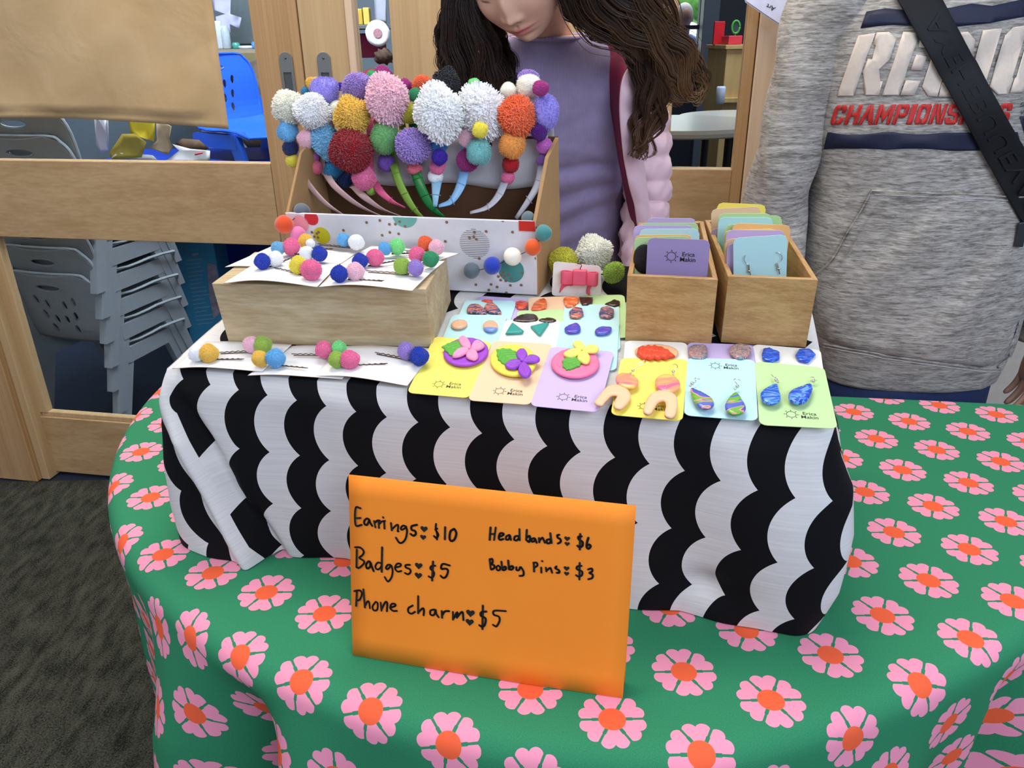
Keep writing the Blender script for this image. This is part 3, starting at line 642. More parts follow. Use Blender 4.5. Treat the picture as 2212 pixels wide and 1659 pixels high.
# ------------------------------------------------------------------ headbands
RIB = {}
def ribbon_mat(rgb): return plain(rgb, .38, 0, .05, 200, .5)
HB = [  # colour, path (zoom of region 1), width, label, poms (tag, x, y, r, colour, kind, layer, aspect)
 ('pinkbeige', (206,172,168), [(272,700),(285,760),(320,830),(380,915),(460,1000),(530,1050),(600,1092)], 40, 'pink-beige ribbon headband at the far left with cream, sky blue, navy and yellow pompoms',
  [('A',250,525,200,'cream','yarn',.00,1.03),('A',235,825,128,'lightblue','soft',.012,1),('A',268,1030,94,'navy','soft',.014,1),('A',302,1185,84,'yellow','soft',.016,1),('A',462,330,58,'teal','soft',-.03,1)]),
 ('rose', (204,168,166), [(450,760),(480,810),(530,885),(640,980),(750,1048),(860,1096)], 42, 'dusty rose headband with a white and a periwinkle pompom, second from the left',
  [('A',545,575,222,'white','yarn',.016,.95),('A',470,920,108,'palepink','dense',.022,1.15),('A',545,1125,82,'orchid','soft',.012,1),('A',585,1268,86,'coral','soft',.018,1),('A',690,325,182,'periwinkle','soft',-.012,.85),('A',555,240,90,'gold','yarn',-.035,1),('A',885,270,48,'violet','soft',-.03,1)]),
 ('blush', (196,162,160), [(640,850),(680,905),(745,965),(860,1045),(1010,1102)], 42, 'blush headband with sky-blue yarn, teal and navy pompoms beside the dark red one',
  [('A',710,945,165,'skyyarn','yarn',.014,1.55),('A',810,1300,122,'teal','soft',.018,.85),('A',950,1420,104,'navy','soft',.016,1),('A',850,565,105,'cream','soft',-.002,1.25)]),
 ('rosepink', (232,98,138), [(790,820),(815,862),(850,920),(930,990),(1025,1037)], 46, 'rose pink headband with golden, large dark red and lavender pompoms',
  [('A',1030,635,215,'gold','yarn',.024,1.1),('A',1022,1062,278,'darkred','dense',.05,.95),('A',1180,1402,145,'pink','dense',.046,1.05),('A',1270,1540,70,'lime','dense',.04,1),('A',1085,270,175,'lavender','yarn',-.004,.95)]),
 ('limegreen', (132,172,64), [(935,690),(948,745),(978,850),(1040,975),(1100,1060),(1150,1108)], 58, 'lime green headband with a large pale pink yarn pompom and a leaf green one',
  [('A',1475,435,285,'palepink','yarn',.016,1.05),('A',1435,905,176,'green','soft',.03,1.12),('A',1458,1212,108,'purple','soft',.022,1),('A',1290,152,82,'emerald','soft',-.03,1)]),
 ('darkgreen', (18,124,54), [(1090,740),(1102,790),(1130,880),(1180,985),(1240,1060),(1300,1104)], 66, 'dark green headband with a lavender yarn pompom above a coral one',
  [('B',180,1005,205,'lavender','yarn',.044,1.12),('B',130,600,112,'chartreuse','dense',.012,1.25),('B',200,1285,96,'coral','soft',.026,.7),('B',212,372,85,'emerald','dense',-.008,1),('B',295,245,115,'orange','yarn',-.03,1)]),
 ('paleblue', (150,198,222), [(1250,780),(1247,860),(1240,950),(1236,1030)], 66, 'pale blue headband under the biggest white pompom and a stack of four small ones',
  [('B',505,595,300,'white','yarn',.045,1.22),('B',500,985,112,'blue','soft',.030,.95),('B',512,1142,100,'violet','dense',.046,1),('B',488,1255,104,'pink','soft',.034,.9),('B',462,1380,96,'white','soft',.034,.68),('B',600,200,165,'black','yarn',-.02,.95)]),
 ('skyblue', (132,182,222), [(1445,740),(1438,790),(1412,890),(1350,990),(1262,1024)], 68, 'sky blue headband with a cream pompom, aqua, magenta and a small yellow one',
  [('B',1025,585,270,'silverwhite','yarn',.022,1.28),('B',858,905,112,'palepink','dense',.036,1.05),('B',1013,805,94,'yellow','soft',.058,1.08),('B',860,1180,142,'magenta','dense',.028,.95),('B',998,1080,153,'aqua','soft',.05,1.02),('B',940,250,82,'mint','dense',-.02,1)]),
 ('silver', (190,190,196), [(1735,820),(1722,862),(1680,955),(1600,1035),(1482,1072)], 54, 'silver ribbon headband with orange yarn, amber, red and pink pompoms',
  [('B',1470,640,212,'orange','yarn',.026,1.28),('B',1408,990,166,'amber','soft',.036,1),('B',1392,1230,107,'red','soft',.03,.88),('B',1355,1390,94,'pink','dense',.028,.82),('B',1370,320,112,'cream','soft',-.012,.7),('B',1130,975,42,'darkred','soft',.0,1)]),
 ('silver2', (182,182,190), [(1995,700),(1985,760),(1960,870),(1890,990),(1805,1112)], 58, 'silver ribbon headband at the far right with periwinkle and magenta pompoms',
  [('B',1828,580,158,'periwinkle','soft',.012,1.45),('B',1745,830,98,'plum','soft',.026,1.12),('B',1805,1000,98,'orchid','dense',.018,1.05),('B',1790,1190,82,'tinsel','dense',.02,1),('B',1625,275,160,'cream','soft',-.012,.95),('B',1762,290,108,'magenta','dense',.02,.85),('B',1612,185,130,'lavender','yarn',-.035,.95)]),
]
for k, (nm, rgb, path, wd, lab, poms) in enumerate(HB):
    n = len(path); PX = z1(path); PP = []
    for i, p in enumerate(PX):
        t = i/(n-1); v = (VB-.012)-.055*math.sin(t*PI*.5)*1.0
        PP.append(onplane(p[0], p[1], T.W(0, v, 0), T.b))
    # keep the lower end inside the tray
    for P in PP:
        d = P-T.O; h = d@T.n
        if h < .01: P += T.n*(.01-h)
    top = PP[0]; back = []
    du = (T.W(1, 0, 0)-T.W(0, 0, 0)); cen = PP[0]+T.b*.045+T.n*.035
    for a in np.linspace(.25, 1, 9): back.append(PP[0]+T.b*(.05*(1-math.cos(a*PI))*.5+.006)+T.n*(.075*math.sin(a*PI)+.0))
    for s in (.35, .7, 1.0): back.append(back[8]-T.n*(.10*s)-T.b*(.004*s))
    full = smoothpath(list(reversed(PP))+back, 60)
    H = empty('pompom_headband', T.W(*(np.array([ (PP[-1]-T.O)@T.e, (PP[-1]-T.O)@T.b])), .01), lab, 'headband', 'pompom headbands in the gift box')
    wpx = wd/3.2529*.62*depth_of(top)/FPX
    # flat band: cross-section wide across, thin along the normal of the loop
    side = [T.e*.95-T.b*.2 for _ in full]
    V, F = tube(full, [wpx*.95*min(1, .45+i/14) for i in range(60)], 10, True, .26, [np.cross((full[min(i+1, 59)]-full[max(i-1, 0)]), T.e*.9+T.b*(-.35)) for i in range(60)])
    bo = mesh('band', V, F, ribbon_mat(rgb), H, True)
    if nm not in ('pinkbeige', 'rose', 'blush'):
        for i in range(4, 24, 4):                    # ribbon wraps
            c = full[i]; tt = full[i+1]-full[i-1]; tt /= np.linalg.norm(tt); nn = np.cross(tt, T.e*.9-T.b*.35); nn /= np.linalg.norm(nn)
            ac = np.cross(tt, nn); sk = tt*.25; ring = [c+(nn*math.cos(a)*.27*wpx*1.12+(ac+sk)*math.sin(a)*wpx*1.01) for a in np.linspace(0, 2*PI, 15)]
            mesh('ribbon_edge', *tube(ring, .00035, 4), ribbon_mat(tuple(int(x*.86) for x in rgb)), bo, world=False)
    for (tg, x, y, r, c, kd, lay, asp) in poms:
        s = 5.721; ox = 580 if tg == 'A' else 860
        put_pom(x/s+ox, y/s+140, r/s, c, kd, at_front(-(VB-VF)+lay+.0), H, asp)
# extra poms of a headband lying at the back
H = empty('pompom_headband', T.W(-.17, .43, .15), 'headband hidden at the back showing two magenta pompoms beside the pale pink one', 'headband', 'pompom headbands in the gift box')
V, F = tube([T.W(-.25+.09*math.cos(a)+.045, .438, .06+.12*math.sin(a)) for a in np.linspace(0, PI, 30)], .004, 8, True, .4); mesh('band', V, F, ribbon_mat((206, 172, 168)), H, True)
for (x, y, r) in ((1405, 120, 100), (1690, 260, 85)): put_pom(x/5.721+580, y/5.721+140, r/5.721, 'magenta', 'yarn', at_front(-(VB-VF)-.055), H)
# ------------------------------------------------------------------ pompom charm behind the bow card
CH = empty('pompom_charm', T.W(.05, .30, .02), 'bunch of cream, mustard and lime yarn pompoms behind the pink bow card', 'pompom')
z8 = lambda x, y: (x/10.37+1160, y/10.37+500)
for (x, y, r, c, kd, v, asp) in ((1270, 470, 420, 'cream', 'yarn', .315, .92), (600, 690, 330, 'chartreuse', 'dense', .30, 1.05), (1720, 920, 235, 'lime', 'yarn', .29, 1.0)):
    p_ = z8(x, y); put_pom(p_[0], p_[1], r/10.37, c, kd, (lambda a, b2, v=v: onplane(a, b2, T.W(0, v, 0), T.b)), CH, asp)
part('cord', tube([T.W(.02, .30, .02), T.W(.05, .31, .012), T.W(.09, .29, .02)], .001, 6), M_STR, CH)
# ------------------------------------------------------------------ pine block
def quadbox(PL, base, h0, h1, dtop=0):
    V = [PL.W(u, v, h0) for (u, v) in base]+[PL.W(u, v, h) for (u, v), h in zip(base, h1)]; return V, BOXF
zb_ = lambda x, y: T.un(x, y)
fl, fr = T.un(495, 745), T.un(935, 752); wdir = (fr-fl)/np.linalg.norm(fr-fl); wn = np.array([-wdir[1], wdir[0]]); DB = .125
base = [fl, fr, fr+wn*DB, fl+wn*DB]
M_BLOCK = wood('balsa_block', (206, 188, 150), (176, 150, 110), 0, 260, .012, .6, .2)
WH = [.086, .080, .068, .073]
wb = thing1('pine_block', quadbox(T, base, .0012, WH), M_BLOCK, 'solid pale wooden block holding two rows of bobby pin cards', 'block', bevel=.0012)
_t = [np.array(wb.data.vertices[i].co) for i in range(4, 8)]
BP = Plane(_t[0], 0, 0); BP.e = (_t[1]-_t[0])/np.linalg.norm(_t[1]-_t[0]); _b = _t[3]-_t[0]; BP.b = _b-(_b@BP.e)*BP.e; BP.b /= np.linalg.norm(BP.b); BP.n = np.cross(BP.e, BP.b)
if BP.n[2] < 0: BP.n = -BP.n
# ------------------------------------------------------------------ bobby pins on white cards
M_WCARD = plain((240, 238, 234), .6, 0, .02, 20); M_WEDGE = plain((176, 140, 110), .8, 0, 0)
def white_card(PL, quad, lift, bulge, label, h0=.0012):
    """quad BL BR TR TL in photo pixels; the sheet bulges up between its fold ends"""
    Q = [PL.un(x, y, h0+lift*.5) for x, y in quad]
    def f(i, j):
        a = Q[0]*(1-i)+Q[1]*i; b2 = Q[3]*(1-i)+Q[2]*i; c = a*(1-j)+b2*j
        return PL.W(c[0], c[1], h0+lift+bulge*math.sin(PI*min(1, i*1.02))**1.3*(1-.45*j)+.0006*math.sin(i*8))
    V, F = grid(f, 26, 8); o = mesh('backing_card', V, F, [M_WCARD, M_WEDGE], None, True, label=label, cat='card') if False else mesh('backing_card', V, F, [M_WCARD, M_WEDGE], None, True)
    m = o.modifiers.new('s', 'SOLIDIFY'); m.thickness = .0007; m.offset = 0; m.material_offset_rim = 1
    prop(o, label, 'card', 'white backing cards for bobby pins'); return f
z2 = lambda L: pts(L, 3.072, 340, 480)
white_card(BP, z2([(448,300),(760,295),(1040,125),(820,135)]), .0004, .001, 'white card at the back left of the wooden block')
white_card(BP, z2([(1180,285),(1780,290),(2005,212),(1420,160)]), .0005, .002, 'white card at the back right of the wooden block')
white_card(BP, z2([(700,290),(1215,285),(1320,212),(880,165)]), .0014, .002, 'white card in the middle left of the wooden block')
white_card(BP, z2([(1215,345),(1815,342),(1908,266),(1320,235)]), .0014, .002, 'white card in the middle right of the wooden block')
white_card(BP, z2([(440,412),(1062,440),(1215,282),(640,287)]), .0024, .006, 'curled white card at the front left of the wooden block')
white_card(BP, z2([(1072,437),(1692,466),(1818,342),(1220,283)]), .0024, .005, 'curled white card at the front right of the wooden block')
white_card(T, z2([(600,1020),(1228,1048),(1400,835),(880,825)]), .0010, .003, 'white card in the middle of the row in front of the wooden block')
white_card(T, z2([(100,978),(700,1002),(895,822),(320,802)]), .0026, .004, 'leftmost white card in the row in front of the wooden block')
white_card(T, z2([(1042,1028),(1660,1096),(1850,850),(1210,832)]), .0026, .005, 'white card at the right of the row in front of the wooden block')
M_PIN = plain((78, 60, 46), .35, .7, 0)
def bobby(PL, a, b2, pin, label, h=.006, g='bobby pins on white cards'):
    """a, b2 = (x, y, r, colour) in the zoom; pin = end point in the zoom"""
    c0 = z2([a[:2]])[0]; c1 = z2([b2[:2]])[0]; e0 = z2([pin])[0]
    ra, rb = a[2]/3.072, b2[2]/3.072
    A_ = onplane(c0[0], c0[1], PL.O+PL.n*(h+.011), PL.n); B_ = onplane(c1[0], c1[1], PL.O+PL.n*(h+.011), PL.n)
    E_ = onplane(e0[0], e0[1], PL.O+PL.n*(h+.0025), PL.n); mid = (A_+B_)/2-PL.n*.0085; root = empty('bobby_pin', mid, label, 'hair pin', g)
    d = E_-mid; L = np.linalg.norm(d); d /= L; s = np.cross(PL.n, d); P = []
    for t in np.linspace(0, 1, 44):
        wob = .0009*math.sin(t*46)*(1 if .3 < t < .9 else 0); P.append(mid+d*L*t+s*wob+PL.n*.0006)
    part('crimped_leg', tube(P, .00055, 5), M_PIN, root); P = [mid+d*L*t*.94+s*.0014+PL.n*(-.0006) for t in np.linspace(0, 1, 8)]; part('flat_leg', tube(P, .0006, 5), M_PIN, root)
    put_pom(*c0, ra, a[3], 'dense', A_, root); put_pom(*c1, rb, b2[3], 'dense', B_, root)
bobby(BP, (1215+22,118,46,'lightblue'), (1320,133,52,'white'), (1065,145), 'bobby pin with light blue and white pompoms at the back of the block')
bobby(BP, (1780,142,52,'orange'), (1852,167,52,'palepink'), (1640,190), 'bobby pin with orange and pale pink pompoms at the back right corner')
bobby(BP, (1510,175,44,'lightblue'), (1590,163,54,'mint'), (1700,205), 'bobby pin with blue and mint green pompoms at the back of the block')
bobby(BP, (800,172,46,'skyyarn'), (887,163,58,'hotpink'), (1000,215), 'bobby pin with sky blue and pink pompoms at the back left')
bobby(BP, (985,127,50,'gold'), (1015,140,30,'white'), (1168,178), 'bobby pin with a golden yellow pompom at the back left')
bobby(BP, (992,205,48,'white'), (1076,210,52,'royal'), (880,240), 'bobby pin with white and royal blue pompoms in front of the golden one')
bobby(BP, (697,260,54,'royal'), (783,243,52,'white'), (890,238), 'bobby pin with royal blue and white pompoms at the left end of the block')
bobby(BP, (1345,257,52,'royal'), (1445,235,58,'hotpink'), (1590,255), 'bobby pin with royal blue and rose pink pompoms mid block')
bobby(BP, (1722,215,54,'hotpink'), (1813,245,55,'emerald'), (1600,262), 'bobby pin with rose pink and emerald green pompoms near the right end')
bobby(BP, (937,286,62,'yellow'), (1020,318,68,'hotpink'), (775,303), 'bobby pin with yellow and hot pink pompoms at the front left')
bobby(BP, (1622,291,56,'lime'), (1715,303,54,'lavender'), (1385,325), 'bobby pin with lime and lavender pompoms at the front right')
bobby(BP, (1207,343,58,'royal'), (1312,328,62,'palepink'), (1505,390), 'bobby pin with royal blue and pale pink pompoms at the block front edge')
bobby(T, (260,872,54,'white'), (340,870,64,'gold'), (575,910), 'bobby pin with white and golden pompoms, leftmost below the block')
bobby(T, (625,812,56,'palepink'), (700,815,60,'lime'), (405,866), 'bobby pin with pale pink and lime pompoms against the block')
bobby(T, (680,906,54,'gold'), (784,902,64,'lightblue'), (1000,970), 'bobby pin with golden and light blue pompoms on the left cards')
bobby(T, (1105,845,58,'hotpink'), (1206,835,50,'mint'), (890,876), 'bobby pin with rose pink and mint pompoms below the block')
bobby(T, (1190,911,56,'lime'), (1277,913,66,'hotpink'), (1528,940), 'bobby pin with lime and hot pink pompoms at the middle of the row')
bobby(T, (1650,854,58,'lavender'), (1738,890,64,'royal'), (1445,866), 'bobby pin with lavender and royal blue pompoms, rightmost of the row')
# ------------------------------------------------------------------ printed logo used on the cards
def text_geo(s, size, shear=0.0, bold=0.0):
    cu = bpy.data.curves.new('t', 'FONT'); cu.body = s; cu.size = size; cu.shear = shear; cu.offset = bold; cu.resolution_u = 3
    o = bpy.data.objects.new('t', cu); COL.objects.link(o); me = bpy.data.meshes.new_from_object(o.evaluated_get(bpy.context.evaluated_depsgraph_get()))
    V = [(v.co.x, v.co.y) for v in me.vertices]; F = [tuple(p.vertices) for p in me.polygons]; bpy.data.objects.remove(o); bpy.data.curves.remove(cu); bpy.data.meshes.remove(me); return V, F
def fit(geo, x0, y0, w_=None, h_=None):
    V, F = geo; xs = [v[0] for v in V]; ys = [v[1] for v in V]; k = w_/(max(xs)-min(xs)) if w_ else h_/(max(ys)-min(ys)); k2 = h_/(max(ys)-min(ys)) if h_ else k
    return [(x0+(v[0]-min(xs))*k, y0+(v[1]-min(ys))*k2) for v in V], F
def logo_geo():
    parts = []; r1, r2, n = .0047, .0053, 32; V = [(r*math.cos(2*PI*i/n), r*math.sin(2*PI*i/n)) for r in (r1, r2) for i in range(n)]
    parts.append((V, [(i, (i+1) % n, n+(i+1) % n, n+i) for i in range(n)]))
    for k in range(8):
        a = k*PI/4; c, s = math.cos(a), math.sin(a); parts.append(([(c*.0063-s*.0007, s*.0063+c*.0007), (c*.0063+s*.0007, s*.0063-c*.0007), (c*.0083, s*.0083)], [(0, 1, 2)]))
    a = fit(text_geo('Erica', .007, 0, .00003), .0122, .0006, .0138); b = fit(text_geo('Makin', .007, 0, .00003), .0100, -.0058, .0172)
    parts += [a, b]; V, F = merge(parts); return V, F
LOGO = logo_geo(); LME = bpy.data.meshes.new('printed_logo'); LME.from_pydata([(v[0], v[1], 0) for v in LOGO[0]], [], LOGO[1]); LME.materials.append(plain((44, 42, 34), .5, 0, 0)); LME.update()
def put_logo(card, P, ex, ey, scale=1.0):
    ex = np.array(ex)/np.linalg.norm(ex); ey = np.array(ey)/np.linalg.norm(ey); ez = np.cross(ex, ey)
    o = bpy.data.objects.new('printed_logo', LME); COL.objects.link(o); o.parent = card
    o.matrix_local = Matrix([[ex[0]*scale, ey[0]*scale, ez[0], P[0]], [ex[1]*scale, ey[1]*scale, ez[1], P[1]], [ex[2]*scale, ey[2]*scale, ez[2], P[2]], [0, 0, 0, 1]]); return o
CC = dict(yellow=(242,230,104), peach=(240,200,160), purple=(200,178,220), lightblue=(186,226,226), white=(246,242,230), green=(188,220,156), orange=(242,190,124), deep=(160,142,186))
def cmat(c): return plain(CC[c], .55, 0, .015, 25)
z3 = lambda L: pts(L, 4.254, 860, 540)
z4 = lambda L: pts(L, 3.072, 1300, 420)
z5 = lambda L: pts(L, 8.296, 1300, 720)
z6 = lambda L: pts(L, 7.9, 1540, 720)
class Card: pass
def lay_card(TL, TR, BL, BR, col, label, hf=.0018, hb=.004, group=None):
    c = Card(); a, b = T.un(*TL, hb), T.un(*TR, hb); c.hf, c.hb = hf, hb
    if BR is not None: p, q = T.un(*BL, hf), T.un(*BR, hf)
    else:
        d = (b-a)/np.linalg.norm(b-a); pr = np.array([d[1], -d[0]])
        if BL is not None: x = T.un(*BL, hf)-a; x = x/np.linalg.norm(x); pr = (pr+x)/2; pr /= np.linalg.norm(pr)
        p, q = a+pr*.113, b+pr*.113
    c.q = (p, q, b, a); c.w = np.linalg.norm(b-a); c.l = np.linalg.norm(a-p)
    def f(x, y, o=0.0):
        i, j = x/c.w, y/c.l; k = (p*(1-i)+q*i)*(1-j)+(a*(1-i)+b*i)*j; return T.W(k[0], k[1], hf+(hb-hf)*j+o)
    c.f = f; V2, F2 = fill2d(rrect(c.w, c.l, .0075, 4), step=.02); V, F = slab(V2, F2, lambda x, y: f(x, y, .0003), lambda x, y: f(x, y, -.0003))
    c.o = mesh('display_card', V, F, cmat(col), None, label=label, cat='card', group=group or 'display cards on the scallop cloth'); return c
def logo_on(c, x, y, s=1.0):
    P = c.f(x, y, .0005); put_logo(c.o, P, c.f(x+.01, y)-c.f(x, y), c.f(x, y+.01)-c.f(x, y), s)
def un3(L, h): return [tuple(T.un(x, y, h)) for x, y in L]
def puff2(poly, h0, th, edge=.0022, PL=None, step=.0022, relief=None):
    PL = PL or T; P = np.array(poly)
    V2, F2 = fill2d(poly, step=step)
    def ed(x, y):
        A_ = P; B_ = np.roll(P, -1, 0); d = B_-A_; t = np.clip(((np.array([x, y])-A_)*d).sum(1)/((d*d).sum(1)+1e-12), 0, 1); return float(np.min(np.linalg.norm(A_+d*t[:, None]-np.array([x, y]), axis=1)))
    def top(x, y):
        e = min(1, ed(x, y)/edge); return PL.W(x, y, h0+th*(.55+.45*math.sqrt(e*(2-e)))+(relief(x, y)*e if relief else 0))
    return slab(V2, F2, top, lambda x, y: PL.W(x, y, h0))
def ell(cx, cy, rx, ry, rot=0, n=36):
    c, s = math.cos(math.radians(rot)), math.sin(math.radians(rot)); return [(cx+rx*math.cos(a)*c-ry*math.sin(a)*s, cy+rx*math.cos(a)*s+ry*math.sin(a)*c) for a in np.linspace(0, 2*PI, n+1)[:-1]]
def smoothpoly(L, n=4):
    L = np.array(L); out = []; m = len(L)
    for i in range(m):
        a, b, c, d = L[(i-1) % m], L[i], L[(i+1) % m], L[(i+2) % m]
        for k in range(n): f = k/n; out.append(tuple(.5*(2*b+(c-a)*f+(2*a-5*b+4*c-d)*f*f+(3*b-a-3*c+d)*f**3)))
    return out
def mat_marble(cols, scale=60, dist=3, rough=.35, kind='wave'):
    key = ('m', tuple(cols), scale, dist, rough, kind)
    if key in MATS: return MATS[key]
    m, b = newmat('marbled_clay', rough, 0, .5, Coat_Weight=.3); x, y, z = xy('Object'); f = noise(vec(x, y*2.2, z), scale, 2, .5, dist)
    c = srgb(*cols[0])
    for k, cc in enumerate(cols[1:]):
        t = .36+.28*(k+.5)/max(1, len(cols)-1); c = mixc(remap(f, t, t+.015), c, srgb(*cc))
    setc(b, c); MATS[key] = m; return m
# ---- badge cards
A_ = lay_card(*z3([(335,795),(866,848),(80,1312),(652,1362)]), 'yellow', 'yellow card with purple badge and pink flower at the left of the badge row', .0022, .0065)
B_ = lay_card(*z3([(878,833),(1422,866),(638,1382),(1217,1425)]), 'peach', 'peach card with yellow badge and purple flower, middle of the badge row', .0022, .0065)
C_ = lay_card(*z3([(1400,890),(1986,936),(1211,1432),(1842,1494)]), 'purple', 'lilac card with pink badge and yellow flower, right of the badge row', .0022, .0065)
for c in (A_, B_, C_): logo_on(c, c.w*.44, .021, .98)
def badge(name_c, oval, ovc, leaf, flower, flc, cen, label, hb):
    root = empty('clay_badge', T.W(*T.un(*z3([cen])[0], hb), hb), label, 'badge', 'flower badges')
    part('oval_base', puff2(un3(z3(oval), hb+.003), hb, .0032, .002), plain(ovc, .5, 0, .03, 60), root, smooth=True)
    lf = un3(z3(leaf), hb+.0055); out = []
    m = len(lf)
    for i in range(m):                         # serrated edge
        a, b = np.array(lf[i]), np.array(lf[(i+1) % m]); out.append(tuple(a)); k = (a+b)/2; cc = np.mean(np.array(lf), 0); out.append(tuple(k+(cc-k)*.09))
    L0, L1 = np.array(lf[0]), np.array(lf[m//2]); ax = (L1-L0)/np.linalg.norm(L1-L0); pr = np.array([-ax[1], ax[0]])
    def rel(x, y):
        d = np.array([x, y])-L0; s, t = d@ax, abs(d@pr); return -.0012*math.exp(-(t/.0006)**2)-.0009*math.exp(-(((s-t*.8) % .0062-.0031)/.0006)**2)
    part('leaf', puff2(out, hb+.0032, .0024, .0012, step=.0011, relief=rel), plain((88, 168, 58), .5, 0, .05, 60), root, smooth=True)
    fc = np.array(T.un(*z3([cen])[0], hb+.0075))
    for pt in flower:
        pl = smoothpoly(un3(z3(pt), hb+.0075), 3); mean = np.mean(np.array(pl), 0); ax2 = mean-fc; ax2 /= np.linalg.norm(ax2); p2 = np.array([-ax2[1], ax2[0]])
        def rel2(x, y, ax2=ax2, p2=p2):
            d = np.array([x, y])-fc; s, t = d@ax2, d@p2; return .0014-.0011*math.exp(-(t/.0005)**2)-.0008*math.exp(-((abs(t)-s*.28)/.0005)**2)
        part('petal', puff2(pl, hb+.0050, .0022, .0014, step=.0011, relief=rel2), plain(flc, .5, 0, .03, 60), root, smooth=True)
    part('flower_centre', sphere(T.W(*fc, hb+.0082), .0014, 8, 6), plain(flc, .5, 0, .03, 60), root, smooth=True)
badge('a', ell(622,928,208,126,-6), (160,70,196), [(398,882),(450,852),(500,842),(558,815),(600,850),(610,920),(570,965),(530,985),(470,958),(430,918)],
 [[(655,905),(600,890),(558,835),(562,800),(600,787),(640,808),(668,860)],[(668,900),(690,842),(740,825),(792,862),(780,892),(725,915)],[(655,905),(622,955),(640,988),(700,1002),(735,975),(722,925),(690,902)],[(655,902),(590,893),(530,918),(498,958),(508,977),(562,972),(630,940)]], (248,150,186), (656,905), 'purple oval badge with pink flower and green leaf on the yellow card', .0075)
badge('b', ell(1060,1005,214,142,4), (232,222,84), [(900,908),(960,895),(1030,900),(1085,925),(1120,990),(1080,1040),(1040,1064),(990,1060),(950,1030),(915,1000),(905,960)],
 [[(1138,1022),(1092,975),(1085,935),(1120,905),(1165,908),(1188,950),(1165,1000)],[(1138,1022),(1195,966),(1250,960),(1302,985),(1285,1020),(1210,1028)],[(1138,1020),(1102,1085),(1120,1140),(1170,1165),(1215,1140),(1222,1088),(1175,1035)],[(1138,1022),(1065,1000),(985,1040),(1000,1075),(1060,1086),(1115,1062)]], (148,70,192), (1138,1022), 'yellow oval badge with purple flower and green leaf on the peach card', .0075)
badge('c', ell(1628,1030,222,133,0), (248,120,158), [(1505,1010),(1540,978),(1600,962),(1660,985),(1702,1020),(1670,1060),(1610,1082),(1580,1092),(1545,1096),(1510,1065)],
 [[(1690,918),(1628,892),(1605,852),(1650,828),(1702,850),(1714,890)],[(1692,918),(1740,870),(1800,868),(1846,892),(1822,932),(1740,936)],[(1692,918),(1650,960),(1655,1002),(1715,1036),(1757,1020),(1762,968),(1725,930)],[(1690,918),(1612,903),(1540,928),(1520,955),(1582,980),(1645,962)]], (234,228,112), (1692,918), 'pink oval badge with yellow flower and green leaf on the lilac card', .0075)
# ---- stud earring cards
DARKM = mat_marble([(30,28,30), (74,44,34), (50,52,54)], 90, 4, .15)
def stud(poly, mat, label, h=.0065, th=.003, zf=z3, smooth_=True, g='clay stud earrings'):
    Q = zf(poly); Q = smoothpoly(Q, 3) if smooth_ else Q; U = un3(Q, h+th); c = np.mean(np.array(U), 0)
    root = empty('stud_earring', T.W(c[0], c[1], h), label, 'earring', g); part('clay_front', puff2(U, h, th, .0014, step=.0025), mat, root, smooth=True)
    part('post', tube([T.W(c[0], c[1], h-.0025), T.W(c[0], c[1], h+.0005)], .0005, 6), M_ALU, root)
lay_card(*z3([(620,460),(1092,470)]), z3([(560,600)])[0], None, 'lightblue', 'pale blue card with navy and orange leaf studs beside the block', .001, .0045)
lay_card(*z3([(750,423),(1197,452)]), None, None, 'purple', 'lilac card with red studs in the farthest row', .001, .003)
lay_card(*z3([(1195,440),(1662,420)]), None, None, 'peach', 'peach card with orange studs in the farthest row', .001, .003)
lay_card(*z3([(1655,420),(2078,412)]), z3([(1655,700)])[0], None, 'green', 'green card with dark triangle studs in the farthest row', .001, .003)
lay_card(*z3([(1092,560),(1532,545)]), None, None, 'green', 'green card with dark oval studs behind the white card', .001, .0040)
lay_card(*z3([(500,595),(1003,600)]), z3([(410,800)])[0], None, 'lightblue', 'pale blue card with peach and blue half-moon studs', .0015, .0055)
lay_card(*z3([(1530,503),(2030,500)]), z3([(1515,640)])[0], None, 'lightblue', 'pale blue card with hexagon studs of navy and orange', .001, .0045)
lay_card(*z3([(985,645),(1497,645)]), z3([(918,830)])[0], None, 'white', 'white card with teal triangle studs', .0015, .006)
lay_card(*z3([(1497,645),(2033,645)]), z3([(1430,895)])[0], None, 'lightblue', 'pale blue card with violet-blue studs behind the lilac badge card', .0015, .0058)
M2T = mat_marble([(236,178,140), (120,150,214)], 12, 1)
NAVO = mat_marble([(58,70,110), (86,92,130), (214,124,98), (48,58,92)], 34, 2.5)
stud(ell(560,672,75,40,-8), M2T, 'oval peach and blue stud at the left of the half-moon card'); stud(ell(848,690,68,50,0), M2T, 'round peach and blue stud at the right of the half-moon card')
TEAL = plain((52,154,142), .4, 0, .03, 50)
stud([(985,760),(1045,660),(1060,662),(1155,735),(1140,752)], TEAL, 'teal triangle stud, left one on the white card', smooth_=False); stud([(1215,695),(1370,655),(1386,665),(1312,768),(1292,770)], TEAL, 'teal triangle stud, right one on the white card', smooth_=False)
VB_ = mat_marble([(52,74,176), (90,60,170), (60,90,200), (140,70,150)], 60, 3)
stud([(1528,712),(1575,680),(1640,662),(1676,700),(1662,742),(1560,750)], VB_, 'violet-blue stud, left one of the pair near the lilac badge card'); stud([(1808,735),(1850,700),(1950,697),(1960,730),(1920,760),(1830,766)], VB_, 'violet-blue stud, right one of the pair near the lilac badge card')
stud([(630,540),(655,498),(720,487),(780,520),(812,575),(700,572),(640,562)], NAVO, 'navy and orange leaf stud, left one beside the block', .0055); stud([(787,520),(820,480),(870,476),(922,520),(948,578),(850,566),(800,545)], NAVO, 'navy and orange leaf stud, right one beside the block', .0055)
